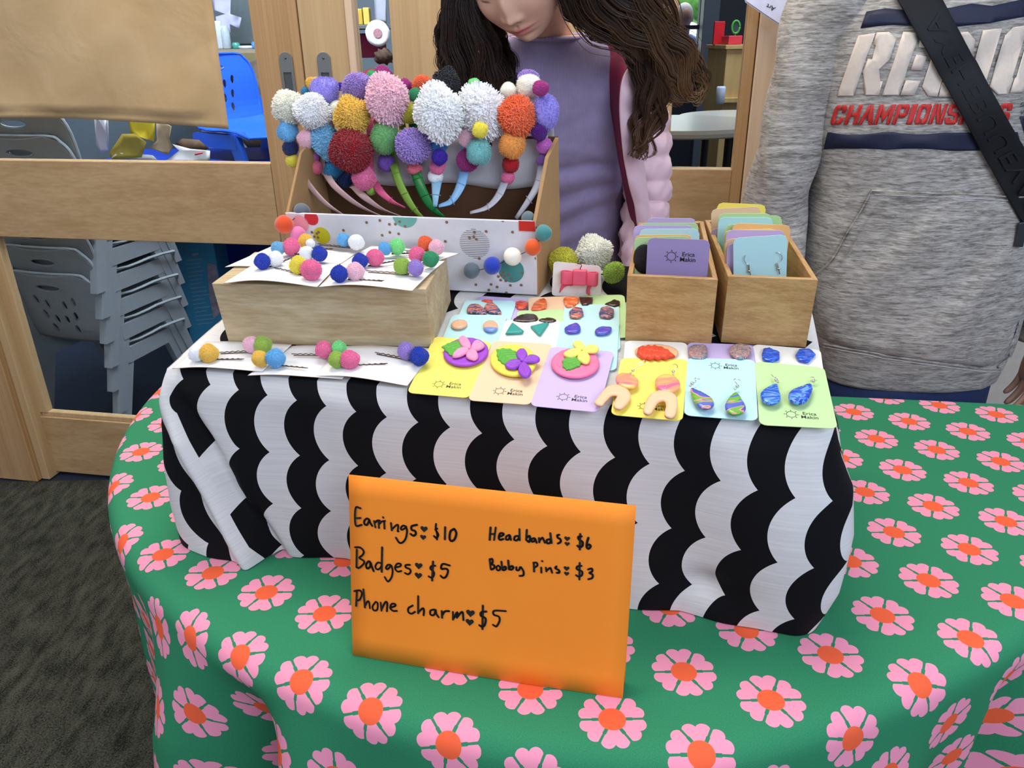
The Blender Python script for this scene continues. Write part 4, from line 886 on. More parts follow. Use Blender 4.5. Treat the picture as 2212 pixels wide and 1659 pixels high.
stud([(1060,628),(1120,590),(1200,580),(1270,592),(1280,640),(1170,655),(1070,645)], DARKM, 'dark glossy oval stud, left one on the green card', .005); stud([(1290,640),(1350,618),(1430,622),(1452,645),(1380,660)], DARKM, 'dark glossy oval stud, right one on the green card', .005)
stud([(1570,560),(1620,516),(1690,526),(1705,580),(1650,618),(1580,605)], NAVO, 'navy and orange hexagon stud, left one', .0055, smooth_=False); stud([(1845,572),(1862,524),(1930,508),(1985,538),(1980,590),(1930,616),(1855,600)], NAVO, 'navy and orange hexagon stud, right one', .0055, smooth_=False)
REDO = mat_marble([(196,44,40), (232,96,62), (222,68,50)], 50, 2)
stud([(765,462),(790,448),(850,448),(870,462),(840,475)], REDO, 'red stud, left one on the far lilac card', .0035); stud([(1080,470),(1150,462),(1192,478),(1165,525),(1095,528)], REDO, 'red and orange stud, right one on the far lilac card', .0035)
ORG = mat_marble([(206,84,40), (226,110,58), (244,180,120)], 40, 2)
stud([(1225,530),(1258,470),(1320,440),(1360,450),(1362,518),(1320,538),(1240,545)], ORG, 'red and peach heart stud, left one on the far peach card', .004); stud([(1520,440),(1560,422),(1650,428),(1655,470),(1610,512),(1545,518),(1530,480)], ORG, 'orange heart stud, right one on the far peach card', .004)
stud([(1660,425),(1790,427),(1785,470),(1740,498),(1690,498)], DARKM, 'dark glossy angular stud, left one on the far green card', .004, smooth_=False); stud([(1900,488),(1990,447),(2040,465),(2035,500),(1990,512)], DARKM, 'dark glossy triangle stud, right one on the far green card', .004, smooth_=False)
# ---- bow card leaning up
u0, v0 = T.un(1245, 640, .002); BW = Plane((0, 0, 0), 0, 0); al = math.radians(76); BW.O = T.W(u0, v0+.004, .0015)-T.e*.036; BW.e = T.e; BW.b = T.b*math.cos(al)+T.n*math.sin(al); BW.n = np.cross(BW.e, BW.b)
if BW.n @ (CAM-BW.O) < 0: BW.n = -BW.n
z8b = lambda L: pts(L, 10.37, 1160, 500)
pl = [tuple(BW.un(x, y, 0)) for x, y in z8b([(330,1440),(372,665),(1430,775),(1440,1440)])]
b0 = np.array(pl[0]); b1 = np.array(pl[3]); b2 = np.array(pl[2]); b3 = np.array(pl[1])
def bwf(x, y): a = b0*(1-x)+b1*x; b = b3*(1-x)+b2*x; return a*(1-y)+b*y
V2, F2 = fill2d([(p[0]/.07, p[1]/.07) for p in rrect(.07, .07, .006)], step=.2); V, F = slab(V2, F2, lambda x, y: BW.W(*bwf(x, y), .0004), lambda x, y: BW.W(*bwf(x, y), -.0004))
bc = mesh('display_card', V, F, cmat('white'), None, label='white card propped up showing the pink clay bow', cat='card', group='display cards on the scallop cloth')
bw = empty('clay_bow', BW.W(*BW.un(*z8b([(950, 1050)])[0], .004), .004), 'pink clay bow charm on the propped white card', 'charm')
M_BOW = plain((236, 92, 118), .45, 0, .03, 60)
def bq(x, y, o=.0): return BW.un(*z8b([(x, y)])[0], o)
cxy = np.array(bq(955, 1050, .006)); 
for s in (-1, 1):
    top = np.array(bq(955+s*160, 880, .008)); R_ = np.linalg.norm(np.array(bq(1415, 880, .008))-np.array(bq(1115, 880, .008))); hh = abs(bq(955, 900, .006)[1]-bq(955, 1180, .006)[1])
    loop = []
    for t in np.linspace(0, 2*PI, 30): loop.append((s*(R_*.5*(1-math.cos(t))), .0085+.0078*math.sin(t)*(1-math.cos(t))*.62))
    xs = abs(bq(1115, 900, .006)[0]-bq(955, 900, .006)[0])*s
    V, F = [], []
    for k, (x, o_) in enumerate(loop):
        for y in (0, 1): V.append(BW.W(cxy[0]+xs*.7+x, cxy[1]+hh*(.5-y)+.001, o_))
    F = [(2*i, 2*i+1, 2*i+3, 2*i+2) for i in range(len(loop)-1)]; q = part('bow_loop', (V, F), M_BOW, bw, smooth=True); finish(q, .0003, solid=.0012)
part('bow_tail', puff2(smoothpoly([tuple(bq(x, y, .004)) for x, y in [(820,960),(700,1010),(600,1100),(540,1210),(500,1340),(515,1372),(600,1262),(700,1222),(820,1205)]], 2), .0015, .002, .001, BW), M_BOW, bw, smooth=True)
part('bow_tail', puff2(smoothpoly([tuple(bq(x, y, .004)) for x, y in [(1100,960),(1200,1010),(1280,1110),(1350,1215),(1300,1242),(1215,1240),(1180,1320),(1185,1420),(1125,1412),(1098,1350),(1125,1210),(1095,1190)]], 2), .0015, .002, .001, BW), M_BOW, bw, smooth=True)
kn = [np.array(bq(x, y, .012)) for x, y in ((802,862),(1112,862),(1112,1222),(802,1222))]; ux0, ux1 = kn[0][0], kn[1][0]; uy0, uy1 = kn[2][1], kn[0][1]
q = part('bow_knot', (hexa([BW.W(ux0, uy0, .001), BW.W(ux1, uy0, .001), BW.W(ux1, uy1, .001), BW.W(ux0, uy1, .001), BW.W(ux0, uy0, .013), BW.W(ux1, uy0, .013), BW.W(ux1, uy1, .013), BW.W(ux0, uy1, .013)])), M_BOW, bw); finish(q, .0022, 4)
part('cord_loop', tube([BW.W(*bq(*p, .006), .006) for p in ((900,718),(985,730),(1000,770),(965,835),(985,860))], .0006, 6), M_STR, bw)
# ---- right group
N_ = lay_card(*z4([(155,970),(567,985)]), None, None, 'white', 'white card with the red leaf badge in front of the left bamboo box', .0014, .0045)
O_ = lay_card(*z4([(567,983),(1003,1000)]), None, None, 'purple', 'lilac card with two marbled studs in front of the bamboo boxes', .0014, .0045)
P_ = lay_card(*z4([(1003,995),(1452,1032)]), None, None, 'white', 'white card with glittery blue hexagon studs before the right bamboo box', .0014, .0045)
Q_ = lay_card(*z4([(128,1086),(570,1095),(58,1462),(536,1506)]), 'yellow', 'yellow card with peach arch dangle earrings', .0026, .0068)
R_c = lay_card(*z4([(566,1085),(1015,1098),(544,1466),(1036,1504)]), 'lightblue', 'pale blue card with swirled teardrop dangle earrings', .0026, .0068)
S_ = lay_card(*z4([(1013,1108),(1476,1150),(1046,1530),(1566,1556)]), 'green', 'pale green card with blue teardrop dangle earrings at the right corner', .0026, .0068)
logo_on(Q_, Q_.w*.45, .0185, .92); logo_on(R_c, R_c.w*.42, R_c.l*.865, .92); logo_on(S_, S_.w*.43, .0205, .95)
root = empty('clay_badge', T.W(*T.un(*z4([(365,1035)])[0], .006), .006), 'peach oval badge with a red lobed leaf on the white card', 'badge', 'flower badges')
part('oval_base', puff2(un3(z4(ell(365,1036,144,50,2)), .009), .0055, .003, .002), plain((244,190,142), .5, 0, .03, 60), root, smooth=True)
leaf = [(233,1048),(240,1015),(268,1000),(285,1006),(305,994),(332,1004),(350,994),(378,1008),(398,1004),(420,1022),(440,1024),(458,1044),(487,1064),(450,1070),(425,1082),(400,1074),(375,1086),(350,1076),(322,1086),(300,1076),(275,1080),(252,1066)]
la = np.array(T.un(*z4([(487, 1064)])[0], .012)); lb = np.array(T.un(*z4([(240, 1030)])[0], .012)); lx = (lb-la)/np.linalg.norm(lb-la); lp = np.array([-lx[1], lx[0]])
part('leaf', puff2(un3(z4(leaf), .0125), .0085, .0045, .0025, step=.0014, relief=lambda x, y: .001*abs(math.sin((np.array([x, y])-la)@lx*520))-.0012*math.exp(-(((np.array([x, y])-la)@lp)/.0008)**2)), plain((222,74,44), .45, 0, .06, 80), root, smooth=True)
STR = mat_marble([(96,110,128), (170,150,150), (224,148,122), (84,98,126), (120,150,156)], 55, 4)
stud([(578,1040),(592,998),(640,990),(690,996),(703,1040),(690,1080),(640,1086),(592,1078)], STR, 'grey-blue marbled stud, left one on the lilac card by the boxes', .006, zf=z4, g='clay stud earrings')
stud([(848,1030),(872,993),(925,984),(975,1000),(993,1035),(960,1075),(905,1082),(865,1058)], STR, 'grey and orange marbled stud, right one on the lilac card by the boxes', .0075, zf=z4)
BLUEG = mat_marble([(24,66,180), (34,92,206), (70,130,226)], 130, 1, .15); BLUEM = mat_marble([(36,62,190), (22,90,200), (96,160,232), (24,60,170)], 34, 2.5, .12)
stud([(1062,1055),(1072,1018),(1110,1009),(1182,1040),(1180,1085),(1125,1106),(1068,1086)], BLUEG, 'glittery blue hexagon stud, left one', .006, zf=z4, smooth_=False)
stud([(1285,1060),(1312,1018),(1385,1020),(1422,1055),(1370,1106),(1308,1094)], BLUEG, 'glittery blue hexagon stud, right one', .006, zf=z4, smooth_=False)
M_SIL = plain((214, 212, 206), .18, 1, 0)
def wirepath(P, zf, hs): return [T.W(*T.un(*zf([p])[0], h), h) for p, h in zip(P, hs)]
def dangle(label, pieces, beads, wires, c, zf, h0=.0075):
    root = empty('dangle_earring', T.W(*T.un(*zf([c])[0], h0), h0), label, 'earring', 'clay dangle earrings')
    for (nm, poly, mat, h, th, sm) in pieces:
        Q = zf(poly); Q = smoothpoly(Q, 3) if sm else Q; part(nm, puff2(un3(Q, h+th), h, th, .0013, step=.0024), mat, root, smooth=True)
    for (bx, by, r) in beads: part('bead', sphere(T.W(*T.un(*zf([(bx, by)])[0], h0+.003), h0+.003), r, 12, 8), M_SIL, root, smooth=True)
    for wr in wires:
        P = wirepath(wr, zf, [h0+.002+.003*math.sin(PI*i/(len(wr)-1)) for i in range(len(wr))]); part('ear_wire', tube(smoothpath(P, len(P)*5), .00042, 6), M_SIL, root, smooth=True)
PEACH = plain((246,194,152), .45, 0, .03, 60); SUN = mat_marble([(248,196,110), (246,170,110), (244,150,120), (236,104,150)], 16, 1.5, .3)
dangle('peach arch earring with a yellow and pink disc, left one hanging off the yellow card', [('disc', ell(455,828,212,128,14), SUN, .010, .0028, False),
  ('arch', [((x*8.296/4.254)+(860-1300)*8.296, y*8.296/4.254+(540-720)*8.296) for x, y in [(1803,1395),(1850,1325),(1925,1243),(2000,1228),(2080,1245),(2135,1310),(2130,1370),(2050,1450),(1985,1432),(1983,1390),(2012,1332),(1960,1328),(1905,1385),(1870,1420)]], PEACH, .008, .003, True)],
  [(560,670,.0019),(520,710,.0013)], [[(610,550),(700,515),(770,485),(780,515),(740,545),(650,585),(600,630)],[(340,900),(370,850),(420,850),(430,890),(320,960)]], (400, 900), z5)
dangle('peach arch earring with a marbled orange disc, right one on the yellow card', [('disc', ell(1180,880,228,160,10), SUN, .0095, .0028, False),
  ('arch', [(742,1362),(790,1200),(870,1075),(980,1015),(1120,1000),(1265,1040),(1350,1130),(1362,1270),(1340,1400),(1280,1488),(1180,1480),(1122,1425),(1150,1290),(1140,1212),(1090,1187),(1012,1215),(960,1290),(885,1412),(800,1422)], PEACH, .0105, .0034, True)],
  [(1280,690,.002),(1278,735,.0013)], [[(1265,570),(1310,553),(1352,580),(1350,620),(1300,650),(1282,690)],[(1110,1055),(1130,1000),(1140,940),(1165,960),(1120,1060)]], (1180, 1100), z5)
SW = mat_marble([(82,104,196), (78,88,180), (240,150,160), (110,176,48), (110,176,48), (84,104,200)], 22, 1.6, .3)
dangle('blue, green and pink swirled teardrop, left one on the pale blue card', [('teardrop', [(1600,960),(1720,1000),(1850,1060),(1960,1130),(2015,1220),(2000,1280),(1920,1322),(1800,1316),(1710,1262),(1640,1150),(1600,1040)], SW, .009, .0034, True)],
  [(1620,900,.0021),(1590,940,.0013)], [[(1760,825),(1720,815),(1680,800),(1665,830),(1690,860),(1650,890)]], (1800, 1150), z5)
dangle('blue, green and pink swirled teardrop, right one on the pale blue card', [('teardrop', [(385,985),(435,1010),(490,1090),(562,1225),(540,1312),(440,1357),(330,1357),(240,1300),(208,1200),(260,1100),(320,1030)], SW, .009, .0034, True)],
  [(415,908,.0021),(380,950,.0014)], [[(470,805),(430,790),(375,778),(362,810),(400,850),(420,890)]], (390, 1180), z6)
dangle('glossy blue teardrop earring, left one on the pale green card', [('teardrop', [(1050,840),(1100,850),(1125,930),(1162,1050),(1140,1130),(1040,1182),(930,1172),(850,1122),(813,1030),(850,958),(950,890)], BLUEM, .009, .0034, True)],
  [(1078,800,.0021),(1100,830,.0012)], [[(990,700),(1010,720),(1040,745),(1070,755),(1080,790)],[(1100,800),(1130,835),(1110,845)]], (1000, 1030), z6)
dangle('glossy blue teardrop earring, right one on the pale green card', [('teardrop', [(1650,838),(1697,870),(1702,940),(1660,1050),(1600,1130),(1500,1176),(1400,1166),(1310,1112),(1293,1020),(1350,950),(1480,895)], BLUEM, .009, .0034, True)],
  [(1715,815,.0020),(1680,810,.0012)], [[(1665,752),(1700,748),(1725,755),(1730,775),(1715,800)],[(1715,815),(1750,800),(1780,805)]], (1500, 1020), z6)
# ------------------------------------------------------------------ bamboo boxes and the standing cards
M_BAM = wood('bamboo', (196, 156, 102), (166, 124, 74), 0, 520, .004, .45, .25); M_BAMS = wood('bamboo_side', (188, 148, 96), (158, 116, 68), 1, 520, .004, .45, .2)
def bamboo(fl, fr, bl, br, H, label):
    C4 = [np.array(p) for p in (fl, fr, br, bl)]; cen = sum(C4)/4; th = .0058
    inn = []
    for i in range(4):
        a, b, c = C4[(i-1) % 4], C4[i], C4[(i+1) % 4]; d1_ = (a-b)/np.linalg.norm(a-b); d2_ = (c-b)/np.linalg.norm(c-b); inn.append(b+(d1_+d2_)*th)
    root = empty('bamboo_box', T.W(*cen, .0016), label, 'box', 'bamboo boxes of standing cards'); h0 = .0018
    for i, nm, mt in ((0, 'front_wall', M_BAM), (1, 'side_wall', M_BAMS), (2, 'back_wall', M_BAM), (3, 'side_wall', M_BAMS)):
        j = (i+1) % 4; q4 = [C4[i], C4[j], inn[j], inn[i]]; q = part(nm, ([T.W(*p, h0) for p in q4]+[T.W(*p, H) for p in q4], BOXF), mt, root, .0008)
    part('base', ([T.W(*p, h0+.0002) for p in inn]+[T.W(*p, h0+.005) for p in inn], BOXF), M_BAM, root)
HL, HR = .088, .0885
Lf = [T.un(1350, 738), T.un(1536, 750), T.un(1368, 480, HL), T.un(1520, 477, HL)]; Lf[2][0] = max(Lf[2][0], Lf[0][0]-.001)
bamboo(Lf[0], Lf[1], Lf[2], Lf[3], HL, 'left bamboo box filled with upright pastel cards')
Rf = [T.un(1558, 738), T.un(1745, 758)]; d_ = T.un(1521, 478, HR)-T.un(1571, 601, HR); dR = (T.un(1521, 478, HR)-Rf[0]); Rf[0] = T.un(1571, 601, HR)*.5+Rf[0]*.5
brr = T.un(1763, 601, HR)*.5+Rf[1]*.5; Rf[1] = brr; bamboo(Rf[0], Rf[1], Rf[0]+d_, Rf[1]+d_, HR, 'right bamboo box filled with taller upright cards')
zc = lambda L: pts(L, 5.027, 1340, 430)
def stand(vk, TL, TR, col, label, lean=.05):
    a, b = zc([TL])[0], zc([TR])[0]; n_ = T.b*math.cos(lean)-T.n*math.sin(lean); up_ = T.n*math.cos(lean)+T.b*math.sin(lean); O = T.W(0, vk, .06)
    PA, PB = onplane(a[0], a[1], O, n_), onplane(b[0], b[1], O, n_); e = PB-PA; w_ = np.linalg.norm(e); e /= w_; up2 = np.cross(n_, e); up2 = up2 if up2 @ T.n > 0 else -up2
    ht = (PA-T.O) @ T.n; L = min(.112, ht-.009); V2, F2 = fill2d([(x, y-L) for x, y in rrect(w_, L, .0065, 2)], step=.03)
    f = lambda x, y, o: PA+e*x+up2*y-n_*o
    V, F = slab(V2, F2, lambda x, y: f(x, y, .0003), lambda x, y: f(x, y, -.0003)); o = mesh('display_card', V, F, cmat(col), None, label=label, cat='card', group='cards standing in the bamboo boxes'); return o, f, w_, e, up2, n_
vL, vR = T.un(1440, 745)[1], T.un(1650, 748)[1]
o, f, w_, e, up2, n_ = stand(vL+.022, (298,420), (980,445), 'deep', 'purple logo card at the front of the left bamboo box')
sc = .00042; put_logo(o, onplane(*zc([(555,622)])[0], f(0, 0, .0008), n_), e, up2, 1.0)
s_, f2, w2, e2, u2_, n2 = stand(vL+.036, (146,418), (760,402), 'green', 'green card with a black stud behind the purple logo card')
P = onplane(*zc([(262, 650)])[0], f2(0, 0, .0005), n2); root = empty('stud_earring', P, 'black textured round stud on the green card in the left box', 'earring', 'clay stud earrings')
V, F = sphere((0, 0, 0), (1, 1, 1), 20, 10); part('clay_front', ([P+e2*v[0]*.0132+u2_*v[1]*.0185-n2*(.001+v[2]*.0025*(1+.2*math.sin(v[0]*9))) for v in V], F), plain((42, 36, 34), .5, 0, .2, 200), root, smooth=True)
stand(vL+.044, (150,392), (778,385), 'orange', 'orange card just behind the green one in the left box')
stand(vL+.066, (208,325), (862,322), 'lightblue', 'pale blue card in the middle of the left box')
stand(vL+.090, (145,283), (792,285), 'purple', 'lilac card behind the pale blue one in the left box')
stand(vL+.102, (205,262), (852,258), 'green', 'green card near the back of the left box')
stand(vL+.135, (290,205), (822,208), 'purple', 'lilac card at the very back of the left box')
fo_, fF, w_, e, up2, n_ = stand(vR+.022, (1226,422), (1816,385), 'lightblue', 'pale blue card with two ear wires at the front of the right box')
for (lab, hook, coil, bead, lnk) in (('left', [(1362,608),(1345,640),(1350,670),(1370,700),(1392,712)], [(1392,712),(1396,770)], (1400,783), [(1404,790),(1416,825)]), ('right', [(1692,578),(1730,585),(1757,625),(1750,665),(1715,690),(1702,700)], [(1702,698),(1714,748)], (1720,757), [(1722,765),(1732,815)])):
    g = lambda p: onplane(*zc([p])[0], fF(0, 0, .0022), n_); root = empty('ear_wire_hook', g(bead), lab+' silver ear wire hanging on the front pale blue card of the right box', 'earring', 'clay dangle earrings')
    part('hook', tube(smoothpath([g(p) for p in hook], 24), .0004, 6), M_SIL, root, smooth=True); part('coil', tube([g(p) for p in coil], .0011, 8), M_SIL, root); part('bead', sphere(g(bead), .0017, 12, 8), M_SIL, root, smooth=True); part('link', tube([g(p) for p in lnk], .0006, 6), M_SIL, root)
stand(vR+.030, (1162,482), (1750,470), 'purple', 'lilac card right behind the front one in the right box')
stand(vR+.036, (1140,432), (1740,425), 'peach', 'peach card third from the front of the right box')
stand(vR+.050, (1152,333), (1792,340), 'purple', 'lilac card in the front half of the right box')
stand(vR+.057, (1130,340), (1700,322), 'yellow', 'yellow card tucked behind a lilac one in the right box')
stand(vR+.066, (1225,260), (1855,282), 'orange', 'orange card in the middle of the right box')
stand(vR+.074, (1145,272), (1760,285), 'green', 'green card just behind the orange one in the right box')
stand(vR+.096, (1068,198), (1662,200), 'lightblue', 'pale blue card in the back half of the right box')
stand(vR+.104, (1068,155), (1642,155), 'green', 'green card behind the pale blue one in the right box')
stand(vR+.110, (1200,176), (1760,180), 'green', 'green card shifted to the right near the back of the right box')
stand(vR+.120, (984,320), (1500,320), 'purple', 'low lilac card peeking out at the left side of the right box')
stand(vR+.130, (986,108), (1524,78), 'peach', 'peach card near the back of the right box')
stand(vR+.140, (1056,38), (1587,62), 'yellow', 'tallest yellow card at the back of the right box')
# ------------------------------------------------------------------ people
def mat_tint(name, rough=.5, ss=0.0, **k):
    m, b = newmat(name, rough, 0, .35, **k); n = X.nt.nodes.new('ShaderNodeVertexColor'); n.layer_name = 'tint'; X.nt.links.new(n.outputs[0], b.inputs['Base Color'])
    if ss: b.inputs['Subsurface Weight'].default_value = ss; b.inputs['Subsurface Radius'].default_value = (.01, .004, .002); b.inputs['Subsurface Scale'].default_value = .6
    return m
def add_tint(o, cols):
    a = o.data.color_attributes.new('tint', 'FLOAT_COLOR', 'POINT'); a.data.foreach_set('color', np.array(cols, dtype=np.float32).ravel())
M_SKIN = mat_tint('skin', .5, .12); M_HAIR = mat_tint('hair', .42, Sheen_Weight=.2)
def G(x, s): return math.exp(-(x/s)**2)
def head_geo(skin, lips, hairc=None, nu=150, nv=120):
    """local: x right, y forward, z up; head about .21 tall"""
    V, F, Cc = [], [], []
    sk, lp, dk = np.array(srgb(*skin)[:3]), np.array(srgb(*lips)[:3]), np.array(srgb(70, 48, 36)[:3])
    for i in range(nv+1):
        th = PI*i/nv
        for j in range(nu):
            # denser towards the face
            a = 2*PI*j/nu; ph = PI/2+(a-PI)-.45*math.sin(a-PI)*-1*-1
            d = np.array([math.sin(th)*math.cos(ph), math.sin(th)*math.sin(ph), math.cos(th)])
            x, y, z = d[0]*.070, d[1]*.090, d[2]*.104
            lo = max(0, -z/.104); f = max(0, d[1])
            x *= 1-.38*lo**1.7; y *= 1-.10*lo if y > 0 else 1-.35*lo
            if y > 0: y = y*(1-.10*f*(1-lo)); y += .006*f
            # features, only in front
            if f > .25:
                nz = G(x, .0085)*(G(z+.012, .020)*.9+G(z-.006, .014)*.35); y += .0125*nz
                y += .0085*G(x, .0085)*G(z+.026, .0075); y += .0050*(G(x-.0115, .0050)+G(x+.0115, .0050))*G(z+.029, .0055)
                y -= .004*(G(x-.0055, .003)+G(x+.0055, .003))*G(z+.0345, .0022)
                lw = G(x, .019)
                y += .0055*lw*G(z+.0490-.0012*G(x, .004)*-1, .0042)+.0062*G(x, .016)*G(z+.0585, .0050)-.0030*G(x, .022)*G(z+.0533, .0016)
                y -= .0022*G(x, .0025)*G(z+.042, .004)
                y -= .003*G(x, .018)*G(z+.067, .004); y += .0085*G(x, .016)*G(z+.083, .012)
                y -= .0105*(G(x-.031, .015)+G(x+.031, .015))*G(z-.012, .012); y += .0075*(G(x-.031, .013)+G(x+.031, .013))*G(z-.010, .0085)
                y += .0035*G(z-.030, .009)*G(x, .045); y += .005*(G(x-.040, .018)+G(x+.040, .018))*G(z+.022, .020)
            c = sk.copy()
            if f > .2:
                lipm = min(1, 1.6*G(x, .0165)**.8*(G(z+.0535, .0088)**2)); c = c*(1-lipm)+lp*lipm
                br = min(1, (G(abs(x)-.031, .014)**2)*G(z-.027-.004*G(abs(x)-.03, .012), .0032)*1.3); c = c*(1-br*.85)+dk*br*.85
                la = min(1, G(abs(x)-.031, .0115)**2*G(z-.004+.0015*G(abs(x)-.031, .006), .0016)*1.5); c = c*(1-la*.9)+dk*la*.9
                ck = .20*(G(abs(x)-.040, .018))*G(z+.022, .02); c = c*(1-ck)+lp*ck
            V.append((x, y, z)); Cc.append((*c, 1))
    for i in range(nv):
        for j in range(nu): F.append((i*nu+j, i*nu+(j+1) % nu, (i+1)*nu+(j+1) % nu, (i+1)*nu+j))
    for s in (-1, 1):                          # ears
        v, f = sphere((s*.069, -.006, -.008), (.006, .018, .030), 16, 12, lambda d: 1-.25*math.exp(-((d[1]**2+d[2]**2)/.25))*(1 if d[0]*s > 0 else 0)); n = len(V); V += [tuple(p) for p in v]; F += [tuple(k+n for k in q) for q in f]; Cc += [(*sk, 1)]*len(v)
    return V, F, Cc
def hand_geo(W0, fdir, pdir, size=.155, curl=.5, side=1):
    """palm from the wrist W0 along fdir, back of the hand towards pdir; five tapering fingers"""
    f = np.array(fdir, float); f /= np.linalg.norm(f); p = np.array(pdir, float); p -= (p@f)*f; p /= np.linalg.norm(p); s = np.cross(f, p)*side; k = size/.17; parts = []
    rings = []
    for t, w_, th in ((-.02, .020, .016), (0, .022, .015), (.03, .033, .014), (.06, .039, .013), (.085, .040, .011), (.092, .034, .008)):
        c = np.array(W0)+f*t*k; rings.append([c+s*w_*k*math.cos(a)+p*th*k*math.sin(a) for a in np.linspace(0, 2*PI, 15)[:-1]])
    parts.append(loft(rings))
    for (o, L, r) in ((-.030, .062, .0085), (-.010, .075, .009), (.011, .070, .0088), (.030, .054, .0078)):
        P = [np.array(W0)+f*.075*k+s*o*k]; d = f+s*o*2.0; d /= np.linalg.norm(d); ang = 0
        for q in (.40, .33, .27): ang += curl*.7; dd = d*math.cos(ang)-p*math.sin(ang); P.append(P[-1]+dd*L*q*k)
        P = smoothpath([P[0]-f*.01*k]+P, 14); parts.append(tube(P, [r*k*(1-.32*i/13) if i < 12 else r*k*(.62 if i == 12 else .3) for i in range(14)], 9))
    th0 = np.array(W0)+f*.022*k-s*.026*k; P = smoothpath([th0, th0+(f*.5-s*.8-p*.25)*.030*k, th0+(f*.9-s*.95-p*.5)*.050*k, th0+(f*1.5-s*.85-p*.8)*.055*k], 12)
    parts.append(tube(P, [.011*k*(1-.4*i/11) if i < 10 else .0045*k for i in range(12)], 9)); return merge(parts)
def ring(cx, cy, z, rx, ry, n=48, pw=2.3, tilt=(0, 0)):
    out = []
    for j in range(n):
        a = 2*PI*j/n; c, s = math.cos(a), math.sin(a); x = rx*math.copysign(abs(c)**(2/pw), c); y = ry*math.copysign(abs(s)**(2/pw), s); out.append(np.array([cx+x, cy+y, z+tilt[0]*x+tilt[1]*y]))
    return out
def interp_rings(R, n):
    R = np.array(R, float); return [tuple(r) for r in smoothpath(R, n)]
def body_mesh(name, parent, head, HM, skin, torso, limbs, hands, mat):
    V, F, Cc = head; V = [np.array(HM @ Vector(v)) for v in V]; V, F = list(V), list(F); c0 = (*srgb(*skin)[:3], 1); Cc = list(Cc)
    for g in torso+limbs+hands:
        n = len(V); V += [np.array(v) for v in g[0]]; F += [tuple(i+n for i in q) for q in g[1]]; Cc += [c0]*len(g[0])
    o = mesh(name, V, F, mat, parent, True); add_tint(o, Cc); return o
def M4(X_, Y_, Z_, O): return Matrix([[X_[i], Y_[i], Z_[i], O[i]] for i in range(3)]+[[0, 0, 0, 1]])
# ================= the girl
GIRL = empty('person', (.09, 1.58, 0), 'person with long brown wavy hair looking down, lilac top under a pale pink puffer jacket', 'person')
SKIN = (226, 178, 150)
pitch, yaw_, roll_ = math.radians(37), math.radians(15), math.radians(13)
f0 = np.array([-math.sin(yaw_)*math.cos(pitch), -math.cos(yaw_)*math.cos(pitch), -math.sin(pitch)]); up0 = np.array([-math.sin(yaw_)*math.sin(pitch), -math.cos(yaw_)*math.sin(pitch), math.cos(pitch)])
rx0 = np.cross(f0, up0); upv = up0*math.cos(roll_)+(-np.array([1, 0, 0])*math.sin(roll_)); upv -= (upv@f0)*f0; upv /= np.linalg.norm(upv); rxv = np.cross(f0, upv)
chin = ony(1138, 88, 1.250); HC = chin-f0*.066+upv*.078
HMg = M4(rxv, f0, upv, HC)
TR_ = [(.09,1.62,.74,.150,.105),(.09,1.60,.84,.150,.105),(.088,1.57,.96,.128,.090),(.086,1.54,1.05,.130,.090),(.084,1.51,1.13,.138,.094),(.080,1.49,1.21,.146,.096),(.077,1.47,1.275,.150,.085),(.074,1.455,1.318,.125,.068),(.071,1.446,1.345,.066,.058)]
neck = [tuple(np.array([.070, 1.462, 1.335])*(1-t)+(HC-f0*.038-upv*.040)*t) for t in (0, .35, .7, 1)]
tors = loft([ring(r[0], r[1], r[2], r[3]-.004, r[4]-.004) for r in interp_rings(TR_, 30)]); nk = tube(neck, [.046, .041, .041, .046], 20)
armR = smoothpath([(.205,1.49,1.285),(.240,1.485,1.22),(.258,1.475,1.12),(.258,1.46,1.03),(.250,1.40,.92),(.242,1.335,.815),(.238,1.30,.775)], 40)
armL = smoothpath([(-.05,1.49,1.285),(-.085,1.485,1.22),(-.100,1.475,1.12),(-.10,1.46,1.03),(-.09,1.40,.92),(-.075,1.335,.815),(-.07,1.30,.775)], 40)
rad = [np.interp(i, [0, 8, 20, 39], [.042, .038, .032, .021]) for i in range(40)]
legs = [tube([(x, 1.62, .80), (x, 1.62, .45), (x, 1.63, .09)], [.075, .052, .036], 14) for x in (.02, .165)]+[loft([[np.array([x+.035*c*k, 1.60-.09*t+.0, h]) for c, h in ((-1, .005), (-1, .05*(1-t*.4)), (0, .075*(1-t*.5)), (1, .05*(1-t*.4)), (1, .005))] for t, k in ((-.6, .8), (0, 1), (.8, 1.1), (1.5, .8))]) for x in (.02, .165)]
hands = [hand_geo((.238, 1.30, .772), (0, -.85, -.42), (0, -.4, 1), .145, .25, 1), hand_geo((-.07, 1.30, .772), (0, -.85, -.42), (0, -.4, 1), .145, .25, -1)]
body_mesh('body', GIRL, head_geo(SKIN, (198, 112, 108)), HMg, SKIN, [tors, nk], [tube(armR, rad, 14), tube(armL, rad, 14)]+legs, hands, M_SKIN)
def mat_rib():
    m, b = newmat('ribbed_lilac_top', .85, 0, .2, Sheen_Weight=.2); x, y, z = xy('Object'); s = X.m('SINE', x*2600); f = noise(vec(x, y, z), 60, 3)
    setc(b, mixc(remap(s*.35+f, .2, 1.0), srgb(144, 131, 162), srgb(162, 149, 182))); bump(b, s, .25, .0006); return m
